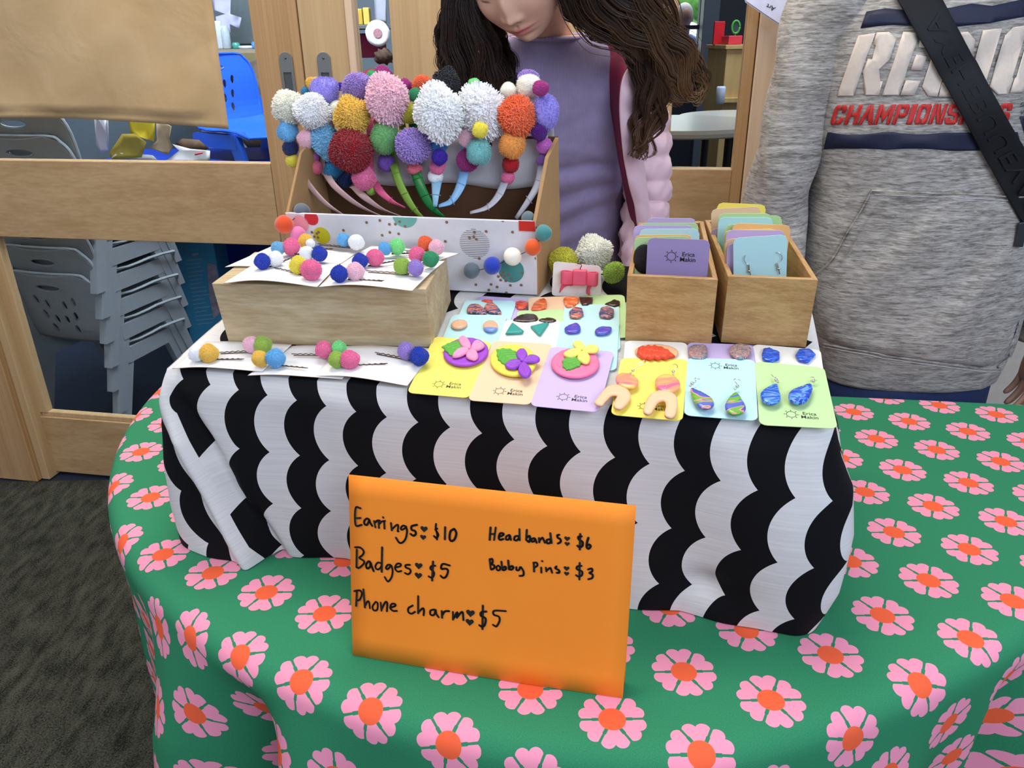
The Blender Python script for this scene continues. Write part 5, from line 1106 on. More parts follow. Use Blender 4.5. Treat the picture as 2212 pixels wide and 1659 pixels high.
# top: shell over the torso with creases
R_ = interp_rings(TR_, 90); rings = []
for k, r in enumerate(R_):
    cx, cy, z, rx, ry = r; n = 120; q = []
    if z > 1.343: continue
    for j in range(n):
        a = 2*PI*j/n; c, s = math.cos(a), math.sin(a); off = .011; x = (rx+off)*math.copysign(abs(c)**(2/2.3), c); y = (ry+off)*math.copysign(abs(s)**(2/2.3), s); fr = max(0, -s)
        X0 = cx+x; cre = 0
        for (zz, sl, w_, am) in ((1.128, -.02, .008, -.010), (1.100, .05, .012, .006), (1.072, .18, .010, -.006), (1.045, .25, .012, .006), (1.015, .35, .011, -.007), (.985, .3, .014, .006), (1.165, -.25, .01, .003), (1.20, .3, .012, -.003)):
            cre += am*G(z-zz-sl*(X0-.09)+.006*math.sin(X0*30), w_)
        bust = .004*(G(X0-.03, .03)+G(X0-.145, .03))*G(z-1.19, .035)
        q.append(np.array([X0, cy+y-fr*(cre+bust)-.002*math.sin(X0*45+z*20)*fr, z]))
    rings.append(q)
V, F = loft(rings, caps=False); tp = mesh('top', V, F, mat_rib(), GIRL, True); finish(tp, solid=.002)
# neckline band
pt_ = ring(.0712, 1.4465, 1.3425, .0800, .0710, 60, 2.3, (0, .05)); q = [p for p in pt_]+[pt_[0]]; mesh('neckband', *tube(q, .0042, 8), mat_rib(), tp, True, world=False)
M_PUFF = plain((232, 196, 204), .55, 0, .05, 20, Sheen_Weight=.3); M_MAROON = plain((120, 24, 58), .6, 0, .06, 20)
def puffer(path, r0, r1, n=150, seed=0):
    P = smoothpath(path, n); L = np.concatenate([[0], np.cumsum(np.linalg.norm(np.diff(P, axis=0), axis=1))]); rr = np.random.RandomState(seed); V, F = [], []; k = 36
    P_, Ts, N = frames(P)
    for i in range(n):
        t = L[i]/L[-1]; ph = L[i]/.040; base = r0+(r1-r0)*t; rib = abs(math.sin(PI*ph))**.55; b = np.cross(Ts[i], N[i])
        for j in range(k):
            a = 2*PI*j/k; wr = .0022*math.sin(a*5+ph*2.3+seed)+.0016*math.sin(a*9-ph*5)+.0012*math.sin(a*14+ph*9)
            V.append(P_[i]+(base*(.86+.15*rib)+wr*rib)*(math.cos(a)*N[i]+math.sin(a)*b))
    for i in range(n-1):
        for j in range(k): F.append((i*k+j, i*k+(j+1) % k, (i+1)*k+(j+1) % k, (i+1)*k+j))
    return V, F
JK = empty  # jacket pieces are clothing of the person
q = part('jacket_sleeve', puffer(armR[:37], .050, .036, seed=1), M_PUFF, GIRL, smooth=True); finish(q, solid=.002)
q = part('jacket_sleeve', puffer(armL[:37], .050, .036, seed=2), M_PUFF, GIRL, smooth=True); finish(q, solid=.002)
# jacket body: sides and back, open in front
V, F = [], []; NA, NZ = 70, 110
for i in range(NZ):
    z = .86+(1.325-.86)*i/(NZ-1); r = [np.interp(z, [t[2] for t in TR_], [t[m] for t in TR_]) for m in range(5)]; cx, cy, _, rx, ry = r
    rib = abs(math.sin(PI*z/.045))**.5
    for j in range(NA):
        a = math.radians(-35)+(math.radians(215)-math.radians(-35))*j/(NA-1); c, s = math.cos(a), math.sin(a); off = .020+.010*rib+.0015*math.sin(a*17+z*60)
        if z > 1.25: off *= 1-.3*(z-1.25)/.075
        V.append(np.array([cx+(rx+off)*math.copysign(abs(c)**.9, c), cy+(ry+off)*math.copysign(abs(s)**.9, s), z]))
for i in range(NZ-1):
    for j in range(NA-1): F.append((i*NA+j, i*NA+j+1, (i+1)*NA+j+1, (i+1)*NA+j))
q = mesh('jacket_body', V, F, M_PUFF, GIRL, True); finish(q, solid=.004)
def strip(name, L, R, mat, n=60, m=14, rib=0, par=GIRL, solid=.003):
    A_, B_ = smoothpath(L, n), smoothpath(R, n); V = []
    for i in range(n):
        for j in range(m):
            t = j/(m-1); p = A_[i]*(1-t)+B_[i]*t; p = p+np.array([0, -1, 0])*((rib*math.sin(PI*t)*(.6+.4*abs(math.sin(i*.45))))); V.append(p)
    F = [(i*m+j, i*m+j+1, (i+1)*m+j+1, (i+1)*m+j) for i in range(n-1) for j in range(m-1)]; o = mesh(name, V, F, mat, par, True); finish(o, solid=solid); return o
inner = [ony(x, y, Y) for x, y, Y in ((1280, 70, 1.42), (1298, 110, 1.405), (1312, 180, 1.395), (1326, 270, 1.395), (1338, 350, 1.40), (1356, 440, 1.43), (1372, 520, 1.46))]
edge = [ony(x, y, Y) for x, y, Y in ((1415, 70, 1.375), (1398, 112, 1.362), (1352, 152, 1.35), (1338, 210, 1.345), (1341, 290, 1.35), (1353, 376, 1.365), (1372, 450, 1.39), (1380, 520, 1.41))]
outer = [ony(x, y, Y) for x, y, Y in ((1440, 60, 1.40), (1428, 120, 1.385), (1400, 170, 1.38), (1388, 220, 1.375), (1385, 300, 1.378), (1392, 380, 1.39), (1402, 460, 1.41), (1410, 520, 1.43))]
strip('jacket_lining', inner, edge, M_MAROON); strip('jacket_edge', edge, outer, M_PUFF, rib=.010, solid=.006)
leftin = [ony(x, y, Y) for x, y, Y in ((1060, 90, 1.45), (1040, 180, 1.43), (1030, 300, 1.43), (1035, 440, 1.46))]; lefted = [ony(x, y, Y) for x, y, Y in ((1010, 100, 1.42), (1005, 190, 1.40), (1005, 310, 1.395), (1012, 450, 1.43))]
leftout = [ony(x, y, Y) for x, y, Y in ((975, 100, 1.44), (968, 190, 1.42), (968, 310, 1.42), (975, 450, 1.45))]
strip('jacket_lining', leftin, lefted, M_MAROON); strip('jacket_edge', lefted, leftout, M_PUFF, rib=.010, solid=.006)
# skirt / trousers
tr = [ring(.09, 1.605, z, .158, .112) for z in (.70, .78, .86, .90)]; part('trousers', loft(tr, True), plain((110, 150, 200), .8), GIRL, smooth=True)
for x in (.02, .165): part('trouser_leg', tube([(x, 1.62, .75), (x, 1.62, .45), (x, 1.63, .10)], [.085, .066, .056], 16), plain((110, 150, 200), .8), GIRL, smooth=True)
# hair
def hair_lock(path, hw, hd, N, r=.0008, seed=0, dark=(40, 26, 19), tip=(128, 90, 58), wave=.006, wl=7.0, n=34, tipw=.35, cl=26):
    rs = np.random.RandomState(seed); P = smoothpath(path, n); hw = np.interp(np.linspace(0, 1, n), np.linspace(0, 1, len(hw)), hw); hd = np.array(hw)*hd
    V, F, Cc = [], [], []; d0, d1_ = np.array(srgb(*dark)[:3]), np.array(srgb(*tip)[:3])
    Tn = np.gradient(P, axis=0); Tn /= np.linalg.norm(Tn, axis=1)[:, None]; S = np.cross(Tn, np.array([0, -1.0, 0])); S /= np.linalg.norm(S, axis=1)[:, None]; D = np.cross(Tn, S)
    cps = rs.uniform(0, 2*PI, (cl, 3)); cc = [(math.sqrt(rs.uniform())*.95, rs.uniform(0, 2*PI)) for _ in range(cl)]
    for k in range(N):
        q = rs.randint(cl); rr_, aa = cc[q]; u0, v0 = rr_*math.cos(aa)+rs.normal()*.11, rr_*math.sin(aa)+rs.normal()*.11; ph = cps[q]; Lf_ = rs.uniform(.80, 1.0) if rs.uniform() > .3 else rs.uniform(.55, 1); m = max(8, int(n*Lf_)); base = len(V); sh = rs.uniform(-.25, .25)
        for i in range(m):
            t = i/(n-1); conv = 1-.25*t; fx = u0*conv; fy = v0*conv
            wv = wave*(t**.6)*(math.sin(t*wl*2+ph[0])+.45*math.sin(t*wl*4.3+ph[1])); wd = wave*(t**.6)*math.cos(t*wl*2+ph[2])
            p = P[i]+S[i]*(fx*hw[i]+wv)+D[i]*(fy*hd[i]+wd); rad_ = r*(1-.5*(i/(m-1)))
            for a in (0, 2.1, 4.2): V.append(p+S[i]*rad_*math.cos(a)+D[i]*rad_*math.sin(a))
            w_ = min(1, max(0, t*1.25-.25+sh)); c = d0*(1-w_)+d1_*w_; Cc += [(*c, 1)]*3
            if i:
                b = base+(i-1)*3
                for j in range(3): F.append((b+j, b+(j+1) % 3, b+3+(j+1) % 3, b+3+j))
    return V, F, Cc
hg = [[], [], []]
def add_hair(*a, **k):
    V, F, Cc = hair_lock(*a, **k); n = len(hg[0]); hg[0].extend(V); hg[1].extend([tuple(i+n for i in q) for q in F]); hg[2].extend(Cc)
pp = lambda L: [ony(x, y, Y) for x, y, Y in L]
add_hair(pp([(1120,-150,1.20),(1040,-90,1.215),(1003,-20,1.24),(1000,40,1.27),(1012,100,1.31),(1022,160,1.345),(1030,220,1.36),(1035,290,1.37)]), [.02,.030,.030,.036,.050,.058,.050,.03], .5, 900, seed=1, tip=(76, 48, 32))
add_hair(pp([(1000,-40,1.26),(975,30,1.31),(962,80,1.36),(968,140,1.385),(975,200,1.39)]), [.014,.014,.016,.018,.012], .8, 200, seed=5, tip=(70, 44, 30))
add_hair(pp([(1050,-60,1.27),(1044,0,1.30),(1054,50,1.34),(1076,90,1.365),(1093,140,1.37),(1083,200,1.375)]), [.012,.016,.020,.022,.020,.012], .9, 420, seed=12, tip=(60, 40, 30))
add_hair(pp([(1030,-30,1.27),(1050,50,1.31),(1068,110,1.34),(1088,150,1.345),(1112,180,1.34),(1100,215,1.34)]), [.012,.014,.012,.008,.006,.003], .8, 160, seed=9, tip=(60, 40, 30), r=.0006)
add_hair(pp([(1180,-150,1.19),(1260,-90,1.20),(1305,-20,1.23),(1350,25,1.27),(1402,75,1.31),(1440,130,1.34),(1468,185,1.355),(1490,222,1.36)]), [.03,.055,.066,.066,.060,.060,.050,.032], .55, 1700, wave=.010, seed=2, tip=(138, 100, 62))
add_hair(pp([(1310,-60,1.24),(1355,10,1.29),(1390,80,1.33),(1393,150,1.338),(1402,210,1.335),(1398,260,1.335),(1385,310,1.335),(1372,350,1.335)]), [.03,.035,.032,.032,.030,.026,.020,.008], .6, 700, wave=.011, seed=3, tip=(98, 66, 42))
add_hair(pp([(1440,100,1.34),(1475,130,1.35),(1508,160,1.35),(1520,190,1.345),(1505,215,1.34),(1490,200,1.34)]), [.022,.024,.018,.010,.006,.003], .7, 170, seed=4, tip=(150, 110, 68), r=.0007)
add_hair(pp([(1205,-60,1.235),(1238,-5,1.27),(1262,30,1.31),(1295,55,1.35),(1330,75,1.38)]), [.012,.022,.026,.022,.012], .6, 420, seed=6, tip=(50, 32, 24))
hair = mesh('hair', hg[0], hg[1], M_HAIR, GIRL); add_tint(hair, hg[2]); hair['kind'] = 'stuff'
# scalp cover
V, F = sphere((0, 0, 0), (1, 1, 1), 48, 32); V = [np.array(HMg @ Vector((v[0]*.080, v[1]*.097-.006+(0 if v[1] < .3 else -.010), v[2]*.106+.012))) for v in V]
keep = []
for f_ in F:
    c = np.mean([np.array(HMg.inverted() @ Vector(V[i])) for i in f_], axis=0)
    if not (c[1] > .035 and c[2] < .060) and not (c[2] < -.05): keep.append(f_)
cap = mesh('hair_cap', V, keep, M_HAIR, GIRL, True); add_tint(cap, [(*srgb(44, 28, 20)[:3], 1)]*len(V)); finish(cap, solid=.006)
P = ony(1365, 20, 1.262); cl_ = part('hair_clip', puff2([(x*.0012, y*.0012) for x, y in ((-6,-8),(0,-10),(6,-4),(10,4),(6,10),(-2,8),(-6,2))], 0, .003, .002, type('q', (), {'W': staticmethod(lambda x, y, h, P=P: P+np.array([x, -h-.004, y]))}), step=.004), plain((104, 70, 190), .4), GIRL)
# ================= the person in the hoodie
MAN = empty('person', (.78, 1.47, 0), 'person in a grey hoodie with printed lettering and a black strap across the chest', 'person')
SK2 = (214, 170, 140)
TM = [(.815,1.475,.70,.180,.118),(.812,1.475,.76,.192,.128),(.800,1.475,.84,.205,.136),(.787,1.475,.95,.212,.138),(.775,1.475,1.09,.205,.134),(.765,1.475,1.24,.215,.132),(.76,1.48,1.36,.215,.122),(.757,1.485,1.44,.165,.095),(.755,1.49,1.475,.085,.07)]
def hood_pt(cx, cy, z, rx, ry, a):
    c, s = math.cos(a), math.sin(a); x = rx*math.copysign(abs(c)**(2/2.4), c); y = ry*math.copysign(abs(s)**(2/2.4), s); fr = max(0, -s); X0 = cx+x; d = 0
    # long slanting folds seen on the pocket and side
    for (xa, za, sl, w_, am) in ((.86, .93, .55, .018, .012), (.80, .93, .55, .022, -.009), (.70, .98, .75, .016, .008), (.66, .98, .75, .016, -.006), (.90, .85, .2, .02, -.008), (.93, .80, .1, .016, .010), (.72, .80, 1.2, .02, .005)):
        d += am*G((X0-xa)-sl*(z-za), w_)*G(z-za, .10)
    d += .003*math.sin(X0*30+z*11)+.002*math.sin(X0*18-z*31)+.004*G(z-1.30, .02)*math.sin(X0*22)
    return np.array([X0, cy+y-fr*d, z])
RM = interp_rings(TM, 110); rings = [[hood_pt(*r, 2*PI*j/140) for j in range(140)] for r in RM]
def mat_heather():
    m, b = newmat('heather_grey_fleece', .92, 0, .15, Sheen_Weight=.25); x, y, z = xy('Object'); f = noise(vec(x*60, y*60, z*420), 1, 3, .6, .5); g = noise(vec(x*14, y*14, z*130), 1, 3, .6, 1.0)
    setc(b, mixc(remap(f*.55+g*.45, .38, .64), srgb(112, 108, 100), srgb(196, 191, 182))); bump(b, f, .3, .001); return m
M_HOOD = mat_heather()
V, F = loft(rings, False); hood = mesh('hoodie', V, F, M_HOOD, MAN, True); finish(hood, solid=.003)
BV = BVHTree.FromPolygons([Vector(v) for v in V], F)
def cast(x, y, off=.0):
    d = ray(x, y); d = d/np.linalg.norm(d); h = BV.ray_cast(Vector(CAM), Vector(d))
    if h[0] is None:
        q = BV.find_nearest(Vector(ony(x, y, 1.36))); P, n = np.array(q[0]), np.array(q[1])
    else: P, n = np.array(h[0]), np.array(h[1])
    if n@d > 0: n = -n
    return P+n*off
def decal(name, polys, mat, off=.0036, par=None, step=14, thick=.0004):
    parts = []
    for pol in polys:
        V2, F2 = fill2d(pol, step=step); parts.append(slab(V2, F2, lambda x, y: cast(x, y, off), lambda x, y: cast(x, y, off-thick)))
    V, F = merge(parts); return mesh(name, V, F, mat, par or hood, True, world=False)
p1 = lambda L: pts(L, 5.12, 1780, 60)
p2 = lambda L: pts(L, 3.949, 1760, 0)
M_CREAM = plain((214, 200, 184), .6, 0, .04, 200); M_RED = plain((192, 44, 38), .6, 0, .06, 200); M_NAVY = plain((22, 28, 54), .6, 0, .05, 100)
big = [[(385,88),(570,62),(335,750),(150,755)], [(585,55),(715,50),(795,130),(725,350),(612,455),(622,590),(650,590),(610,745),(455,745),(440,480),(490,345),(535,350),(575,195),(545,190)],
 [(870,50),(1015,60),(1035,110),(825,745),(640,745)], [(1060,120),(1250,130),(1210,240),(1035,220)], [(1010,300),(1125,318),(1075,470),(948,465)], [(900,578),(1058,585),(990,748),(838,745)],
 [(1170,350),(1260,110),(1440,100),(1240,765),(1140,755),(1075,650)], [(1290,600),(1420,620),(1400,765),(1255,765)], [(1500,55),(1580,45),(1660,135),(1635,300),(1560,290),(1480,110)],
 [(1745,30),(1955,10),(1740,745),(1560,745)], [(1985,90),(2075,0),(2260,-30),(2190,140),(2070,550),(2080,560),(2020,735),(1910,740),(1820,650)], [(2040,720),(2095,560),(2110,550),(2212,200),(2330,150),(2400,180),(2300,600),(2180,715)]]
decal('printed_letters', [p1(b) for b in big], M_CREAM)
decal('printed_bar', [p1([(55,1152),(700,1150),(1400,1158),(2125,1150),(2175,1350),(1400,1356),(700,1342),(10,1340)])], M_NAVY)
decal('printed_bar', [p2([(445,105),(600,78),(740,92),(900,100),(1075,85),(1330,35),(1500,55),(1785,-5),(1785,145),(1480,200),(1180,230),(820,225),(650,215),(395,245)])], M_NAVY)
LT = dict(C=[[(0,.15),(.12,0),(.42,0),(.42,.24),(.32,.3),(.32,.7),(.42,.76),(.42,1),(.12,1),(0,.85)],[(.5,1),(.88,1),(1,.85),(1,.6),(.68,.6),(.68,.76),(.5,.76)],[(.5,0),(.88,0),(1,.15),(1,.38),(.68,.38),(.68,.24),(.5,.24)]],
 H=[[(0,0),(.32,0),(.32,1),(0,1)],[(.38,.4),(.68,.4),(.68,0),(1,0),(1,1),(.68,1),(.68,.62),(.38,.62)]], A=[[(-.1,0),(.24,0),(.36,.3),(.47,.3),(.47,1),(.33,1)],[(.53,1),(.68,1),(1.1,0),(.76,0),(.70,.2),(.53,.2)]],
 M=[[(0,0),(.24,0),(.24,1),(0,1)],[(.28,1),(.28,.5),(.5,.05),(.72,.5),(.72,1),(.5,.55)],[(.76,0),(1,0),(1,1),(.76,1)]], P=[[(0,0),(.32,0),(.32,1),(0,1)],[(.38,1),(.85,1),(1,.85),(1,.48),(.85,.33),(.38,.33),(.38,.55),(.68,.55),(.68,.78),(.38,.78)]],
 I=[[(0,0),(1,0),(1,1),(0,1)]], O=[[(0,.15),(.13,0),(.47,0),(.47,.24),(.32,.3),(.32,.7),(.47,.76),(.47,1),(.13,1),(0,.85)],[(.53,0),(.87,0),(1,.15),(1,.85),(.87,1),(.53,1),(.53,.76),(.68,.7),(.68,.3),(.53,.24)]],
 N=[[(0,0),(.28,0),(.28,1),(0,1)],[(.33,1),(.48,1),(.69,.45),(.69,0),(.56,0),(.33,.55)],[(.74,0),(1,0),(1,1),(.74,1)]], S=[[(1,.66),(1,.85),(.87,1),(.13,1),(0,.85),(0,.58),(.13,.45),(.66,.40),(.66,.22),(.34,.22),(.34,.33),(0,.33),(0,.15),(.13,0),(.87,0),(1,.15),(1,.46),(.87,.58),(.34,.62),(.34,.78),(.66,.78),(.66,.66)]])
wid = dict(C=.9, H=1, A=.95, M=1.25, P=.95, I=.42, O=.95, N=1.05, S=.95); word = 'CHAMPIONSHIPS'; tot = sum(wid[c]+.14 for c in word)-.14; pos = 0; polys = []
for c in word:
    for pol in LT[c]:
        L = []
        for (x, y) in pol:
            u = (pos+x*wid[c])/tot; bx = 75+(2010-75)*u; tx = 145+(2085-145)*u; L.append((bx+(tx-bx)*y, 1068+(852-1068)*y+(0-18*u*y)))
        polys.append(p1(L))
    pos += wid[c]+.14
decal('printed_letters', polys, M_RED, step=9)
def decal_text(s, x, y, h, ang, mat, off=.0036, par=None, shear=.2):
    V, F = text_geo(s, 1.0, shear); k = h/.7; ca, sa = math.cos(ang), math.sin(ang); W_ = [cast(x+(v[0]*ca-v[1]*sa)*k, y-(v[0]*sa+v[1]*ca)*k, off) for v in V]; return mesh('printed_letters', W_, F, mat, par or hood, world=False)
decal_text('SOUTH', 2200, 231, 9, .05, M_NAVY); decal_text('VIC', 2200, 247, 9, .05, M_NAVY)
decal('printed_emblem', [p1([(2150,975),(2250,972),(2300,1000),(2300,1250),(2215,1200),(2190,1120)])], M_NAVY)
# kangaroo pocket, seams, waistband
pk = [(1884,408),(1990,413),(2100,418),(2230,424),(2330,430),(2420,600),(2380,780),(2240,790),(2127,789),(2020,776),(1922,762),(1840,748),(1792,735),(1775,700),(1764,592),(1800,560),(1832,500),(1862,450)]
decal('kangaroo_pocket', [pk], M_HOOD, .0062, MAN if False else hood, 22, .0035)
M_THR = plain((206, 204, 200), .8, 0, 0)
def seam(P, r=.0007, off=.0075, mt=None): mesh('seam', *tube([cast(x, y, off) for x, y in [tuple(p) for p in smoothpath([(a, b, 0) for a, b in P], max(8, 6*len(P)))[:, :2]]], r, 5), mt or M_HOOD, hood, world=False)
seam([(1884,410),(1990,415),(2100,420),(2230,426)], .0012); seam([(1884,410),(1862,452),(1832,502),(1800,560),(1764,594)], .0012); seam([(1890,418),(1990,423),(2100,428),(2230,434)], .0005, mt=M_THR); seam([(1895,440),(1875,470),(1845,520),(1815,572)], .0006, .0072)
seam([(1783,741),(1840,752),(1922,767),(2020,781),(2127,795),(2200,790),(2280,770)], .0016, .004); seam([(1783,747),(1840,758),(1922,773),(2020,787),(2127,801),(2200,796)], .0006, .0045, M_THR)
def slv(path, r, name):
    P = smoothpath(path, 70); V, F = [], []; k = 40; P_, Ts, N = frames(P)
    for i in range(70):
        ri = np.interp(i/69, np.linspace(0, 1, len(r)), r); b = np.cross(Ts[i], N[i]); t = i/69
        for j in range(k):
            a = 2*PI*j/k; w_ = .004*math.sin(a*3+t*9)*(.5+t)+.003*math.sin(t*34+math.sin(a)*3); V.append(P_[i]+(ri+w_)*(math.cos(a)*N[i]+math.sin(a)*b))
    for i in range(69):
        for j in range(k): F.append((i*k+j, i*k+(j+1) % k, (i+1)*k+(j+1) % k, (i+1)*k+j))
    o = mesh(name, V, F, M_HOOD, MAN, True); finish(o, solid=.003); return P
aR = slv([(.610,1.475,1.43),(.556,1.47,1.385),(.530,1.47,1.29),(.516,1.465,1.17),(.504,1.465,1.05),(.518,1.46,.95),(.535,1.475,.86),(.545,1.48,.80)], [.070,.066,.056,.055,.056,.056,.052,.042], 'sleeve')
aL = slv([(.90,1.475,1.43),(.985,1.46,1.385),(1.04,1.45,1.29),(1.06,1.445,1.17),(1.06,1.43,1.05),(1.055,1.42,.95),(1.05,1.41,.86),(1.045,1.405,.78)], [.075,.078,.072,.070,.066,.062,.055,.042], 'sleeve')
hdM = M4((1, 0, 0), (0, -1, 0), (0, 0, 1), (.755, 1.46, 1.625)); hdM = M4((-1, 0, 0), (0, -1, 0), (0, 0, 1), (.755, 1.46, 1.625))
legM = [tube([(x, 1.50, .74), (x, 1.50, .45), (x, 1.52, .09)], [.09, .062, .042], 14) for x in (.72, .90)]+[loft([[np.array([x+.045*c*k, 1.47-.11*t, h]) for c, h in ((-1, .005), (-1, .06*(1-t*.4)), (0, .09*(1-t*.5)), (1, .06*(1-t*.4)), (1, .005))] for t, k in ((-.6, .8), (0, 1), (.8, 1.1), (1.4, .8))]) for x in (.72, .90)]
body_mesh('body', MAN, head_geo(SK2, (190, 110, 100), nu=90, nv=70), hdM, SK2, [loft([ring(*[r[0], r[1], r[2], r[3]-.02, r[4]-.02]) for r in TM[:-1]]), tube([(.755, 1.49, 1.43), (.755, 1.485, 1.52), (.755, 1.48, 1.60)], [.062, .056, .056], 18)],
 [tube(aR[5:], .036, 12), tube(aL[5:], .036, 12)]+legM, [hand_geo((.547, 1.48, .80), (.05, -.05, -1), (-1, 0, 0), .18, .35, 1), hand_geo((1.045, 1.405, .79), (-.05, -.05, -1), (1, 0, 0), .18, .35, -1)], M_SKIN)
V, F = sphere((0, 0, 0), (1, 1, 1), 40, 24); V = [np.array(hdM @ Vector((v[0]*.077, v[1]*.096-.008, v[2]*.108+.012))) for v in V]; keep = [f_ for f_ in F if not ((lambda c: (c[1] > .03 and c[2] < .055) or c[2] < -.035)(np.mean([np.array(hdM.inverted() @ Vector(V[i])) for i in f_], axis=0)))]
cap = mesh('hair', V, keep, M_HAIR, MAN, True); add_tint(cap, [(*srgb(60, 42, 30)[:3], 1)]*len(V)); finish(cap, solid=.006)
for sx in (-1, 1):
    c = np.array(hdM @ Vector((sx*.031, .0735, .011))); e_o = part('eyeball', sphere(c, .0108, 18, 12), plain((226, 222, 216), .15, 0, 0), MAN, smooth=True)
    mesh('iris', *sphere(c+np.array([0, -.0072, -.0006]), .0052, 14, 8), plain((62, 44, 32), .2, 0, 0), e_o, True, world=False)
hd = [tube([(.755+.10*math.cos(a), 1.50+.085*math.sin(a), 1.455+.02*math.sin(a)) for a in np.linspace(0, 2*PI, 30)], .026, 12)]; part('hood', merge(hd), M_HOOD, MAN, smooth=True)
M_JEAN = plain((36, 52, 92), .85, 0, .1, 200)
part('jeans', loft([ring(.812, 1.478, z, .178, .118) for z in (.60, .68, .73)]), M_JEAN, MAN, smooth=True)
for x in (.72, .90): part('jeans_leg', tube([(x, 1.50, .72), (x, 1.50, .45), (x, 1.52, .06)], [.105, .085, .07], 18), M_JEAN, MAN, smooth=True)
# strap across the chest
M_STRAP = plain((11, 12, 14), .6, 0, .06, 60, .3)
ST = empty('shoulder_strap', cast(2070, 240, .008), 'wide black embossed strap running diagonally over the grey hoodie', 'strap')
rows = []
for y in np.linspace(-230, 560, 60):
    L = (1933+.552*y, y); c0 = [cast(L[0]+72*t, L[1]-38*t, .0105) for t in (0, .5, 1)]; rows.append(c0)
V, F = [], []
for r in rows:
    a, m, b = r; n_ = np.cross(b-a, rows[1][1]-rows[0][1]); n_ /= np.linalg.norm(n_); n_ = n_ if n_@(CAM-a) > 0 else -n_
    for t in np.linspace(0, 1, 7): V.append(a*(1-t)+b*t+n_*.002*math.sin(PI*t))
F = [(i*7+j, i*7+j+1, (i+1)*7+j+1, (i+1)*7+j) for i in range(59) for j in range(6)]
wb_ = mesh('webbing', V, F, M_STRAP, ST, True); finish(wb_, .0006, solid=.0035)
emb = []; Vt, Ft = fit(text_geo('AYEHEBUUEVAR', 1.0, 0), 0, 0, None, 1.0); xm = max(v[0] for v in Vt)
for (u, v_) in Vt:
    t = u/xm; y = 60+420*t; L = np.array([1933+.552*y, y]); q = L+np.array([72, -38])*(.74-.46*v_); emb.append(cast(q[0], q[1], .0144))
part('embossed_letters', (emb, Ft), M_STRAP, ST)
bk = cast(2196, 505, .014); part('buckle', hexa([bk+np.array(p) for p in ((-.008, 0, -.022), (.008, 0, -.024), (.008, .006, -.024), (-.008, .006, -.022), (-.010, 0, .020), (.006, 0, .022), (.006, .006, .022), (-.010, .006, .020))]), plain((52, 54, 58), .3, .2), ST, .002)
# ------------------------------------------------------------------ behind the left door
def struct(name, geo, mat): o = mesh(name, geo[0], geo[1], mat); o['kind'] = 'structure'; return o
def wbx(x0, x1, y0, y1, z0, z1): return hexa([(x0, y0, z0), (x1, y0, z0), (x1, y1, z0), (x0, y1, z0), (x0, y0, z1), (x1, y0, z1), (x1, y1, z1), (x0, y1, z1)])
struct('wall_far_left', wbx(-4, -.1, 4.75, 4.85, 0, 3), plain((112, 126, 136), .7, 0, .05, 3))
struct('wall_divider', wbx(-.10, -.02, 2.35, 6.5, 0, 3), plain((110, 104, 96), .7))
M_GREYP = plain((150, 160, 168), .45, 0, .03, 30); M_BLUEP = plain((40, 96, 214), .3, 0, .03, 30)
def shell_pt(x, s):                         # s from the top of the back down to the seat lip
    prof = [(0, -.205, .565), (.10, -.180, .468), (.20, -.160, .370), (.25, -.140, .322), (.29, -.100, .298), (.36, -.03, .290), (.48, .09, .296), (.56, .165, .292), (.60, .195, .272)]
    S = [p[0] for p in prof]; y = np.interp(s, S, [p[1] for p in prof]); z = np.interp(s, S, [p[2] for p in prof])
    k = max(0, 1-s/.27); y += k*(.55*x*x)*1.4-(1-k)*0; z += .25*x*x*(1-k); return (x, y, z)
_o = [(-.17, .60), (-.18, .45), (-.172, .30), (-.178, .15), (-.172, .06), (-.150, .018), (-.11, 0), (.11, 0), (.150, .018), (.172, .06), (.178, .15), (.172, .30), (.18, .45), (.17, .60)]
_h = [ell(0, .052, .052, .014, 0, 20)]+[ell(x, y, .0085, .017, r, 12) for x, y, r in ((.075, .10, 12), (-.075, .10, -12), (.035, .115, 6), (-.035, .115, -6), (.060, .155, 10), (-.060, .155, -10), (.02, .17, 3), (-.02, .17, -3), (.045, .205, 6), (-.045, .205, -6))]
V2, F2 = fill2d(_o, _h, .022); Vs, Fs = slab(V2, F2, lambda x, s: shell_pt(x, s), lambda x, s: tuple(np.array(shell_pt(x, s))+np.array([0, -.006 if s < .26 else -.003, -.001 if s < .26 else -.006])))
def tri_me(nm, V, F): me = bpy.data.meshes.new(nm); me.from_pydata([tuple(map(float, v)) for v in V], [], F); me.materials.append(None); me.update(); return me
ME_SHELL = tri_me('shell', Vs, Fs); ring_ = [np.array(shell_pt(*p))+np.array([0, -.003, 0]) for p in _h[0]]; ME_RIM = tri_me('handle_rim', *tube([*ring_, ring_[0]], .0045, 6))
rim2 = [np.array(shell_pt(x, s)) for x, s in smoothpoly(_o, 3)]; ME_EDGE = tri_me('shell_edge', *tube(rim2, .005, 6))
def legbar(x, y0, y1, z0, w0, w1, th):
    return hexa([(x-th, y1-w1, 0), (x+th, y1-w1, 0), (x+th, y1+w1, 0), (x-th, y1+w1, 0), (x-th*.8, y0-w0, z0), (x+th*.8, y0-w0, z0), (x+th*.8, y0+w0, z0), (x-th*.8, y0+w0, z0)])
LEGS = [tri_me('leg', *[list(g) for g in legbar(s*.165, y0, y1, .285, w0, .017, .014)]) for s in (-1, 1) for (y0, y1, w0) in ((-.105, -.20, .030), (.10, .19, .030))]
RAILS = [tri_me('side_rail', *[list(g) for g in wbx(s*.165-.013, s*.165+.013, -.12, .125, .235, .288)]) for s in (-1, 1)]
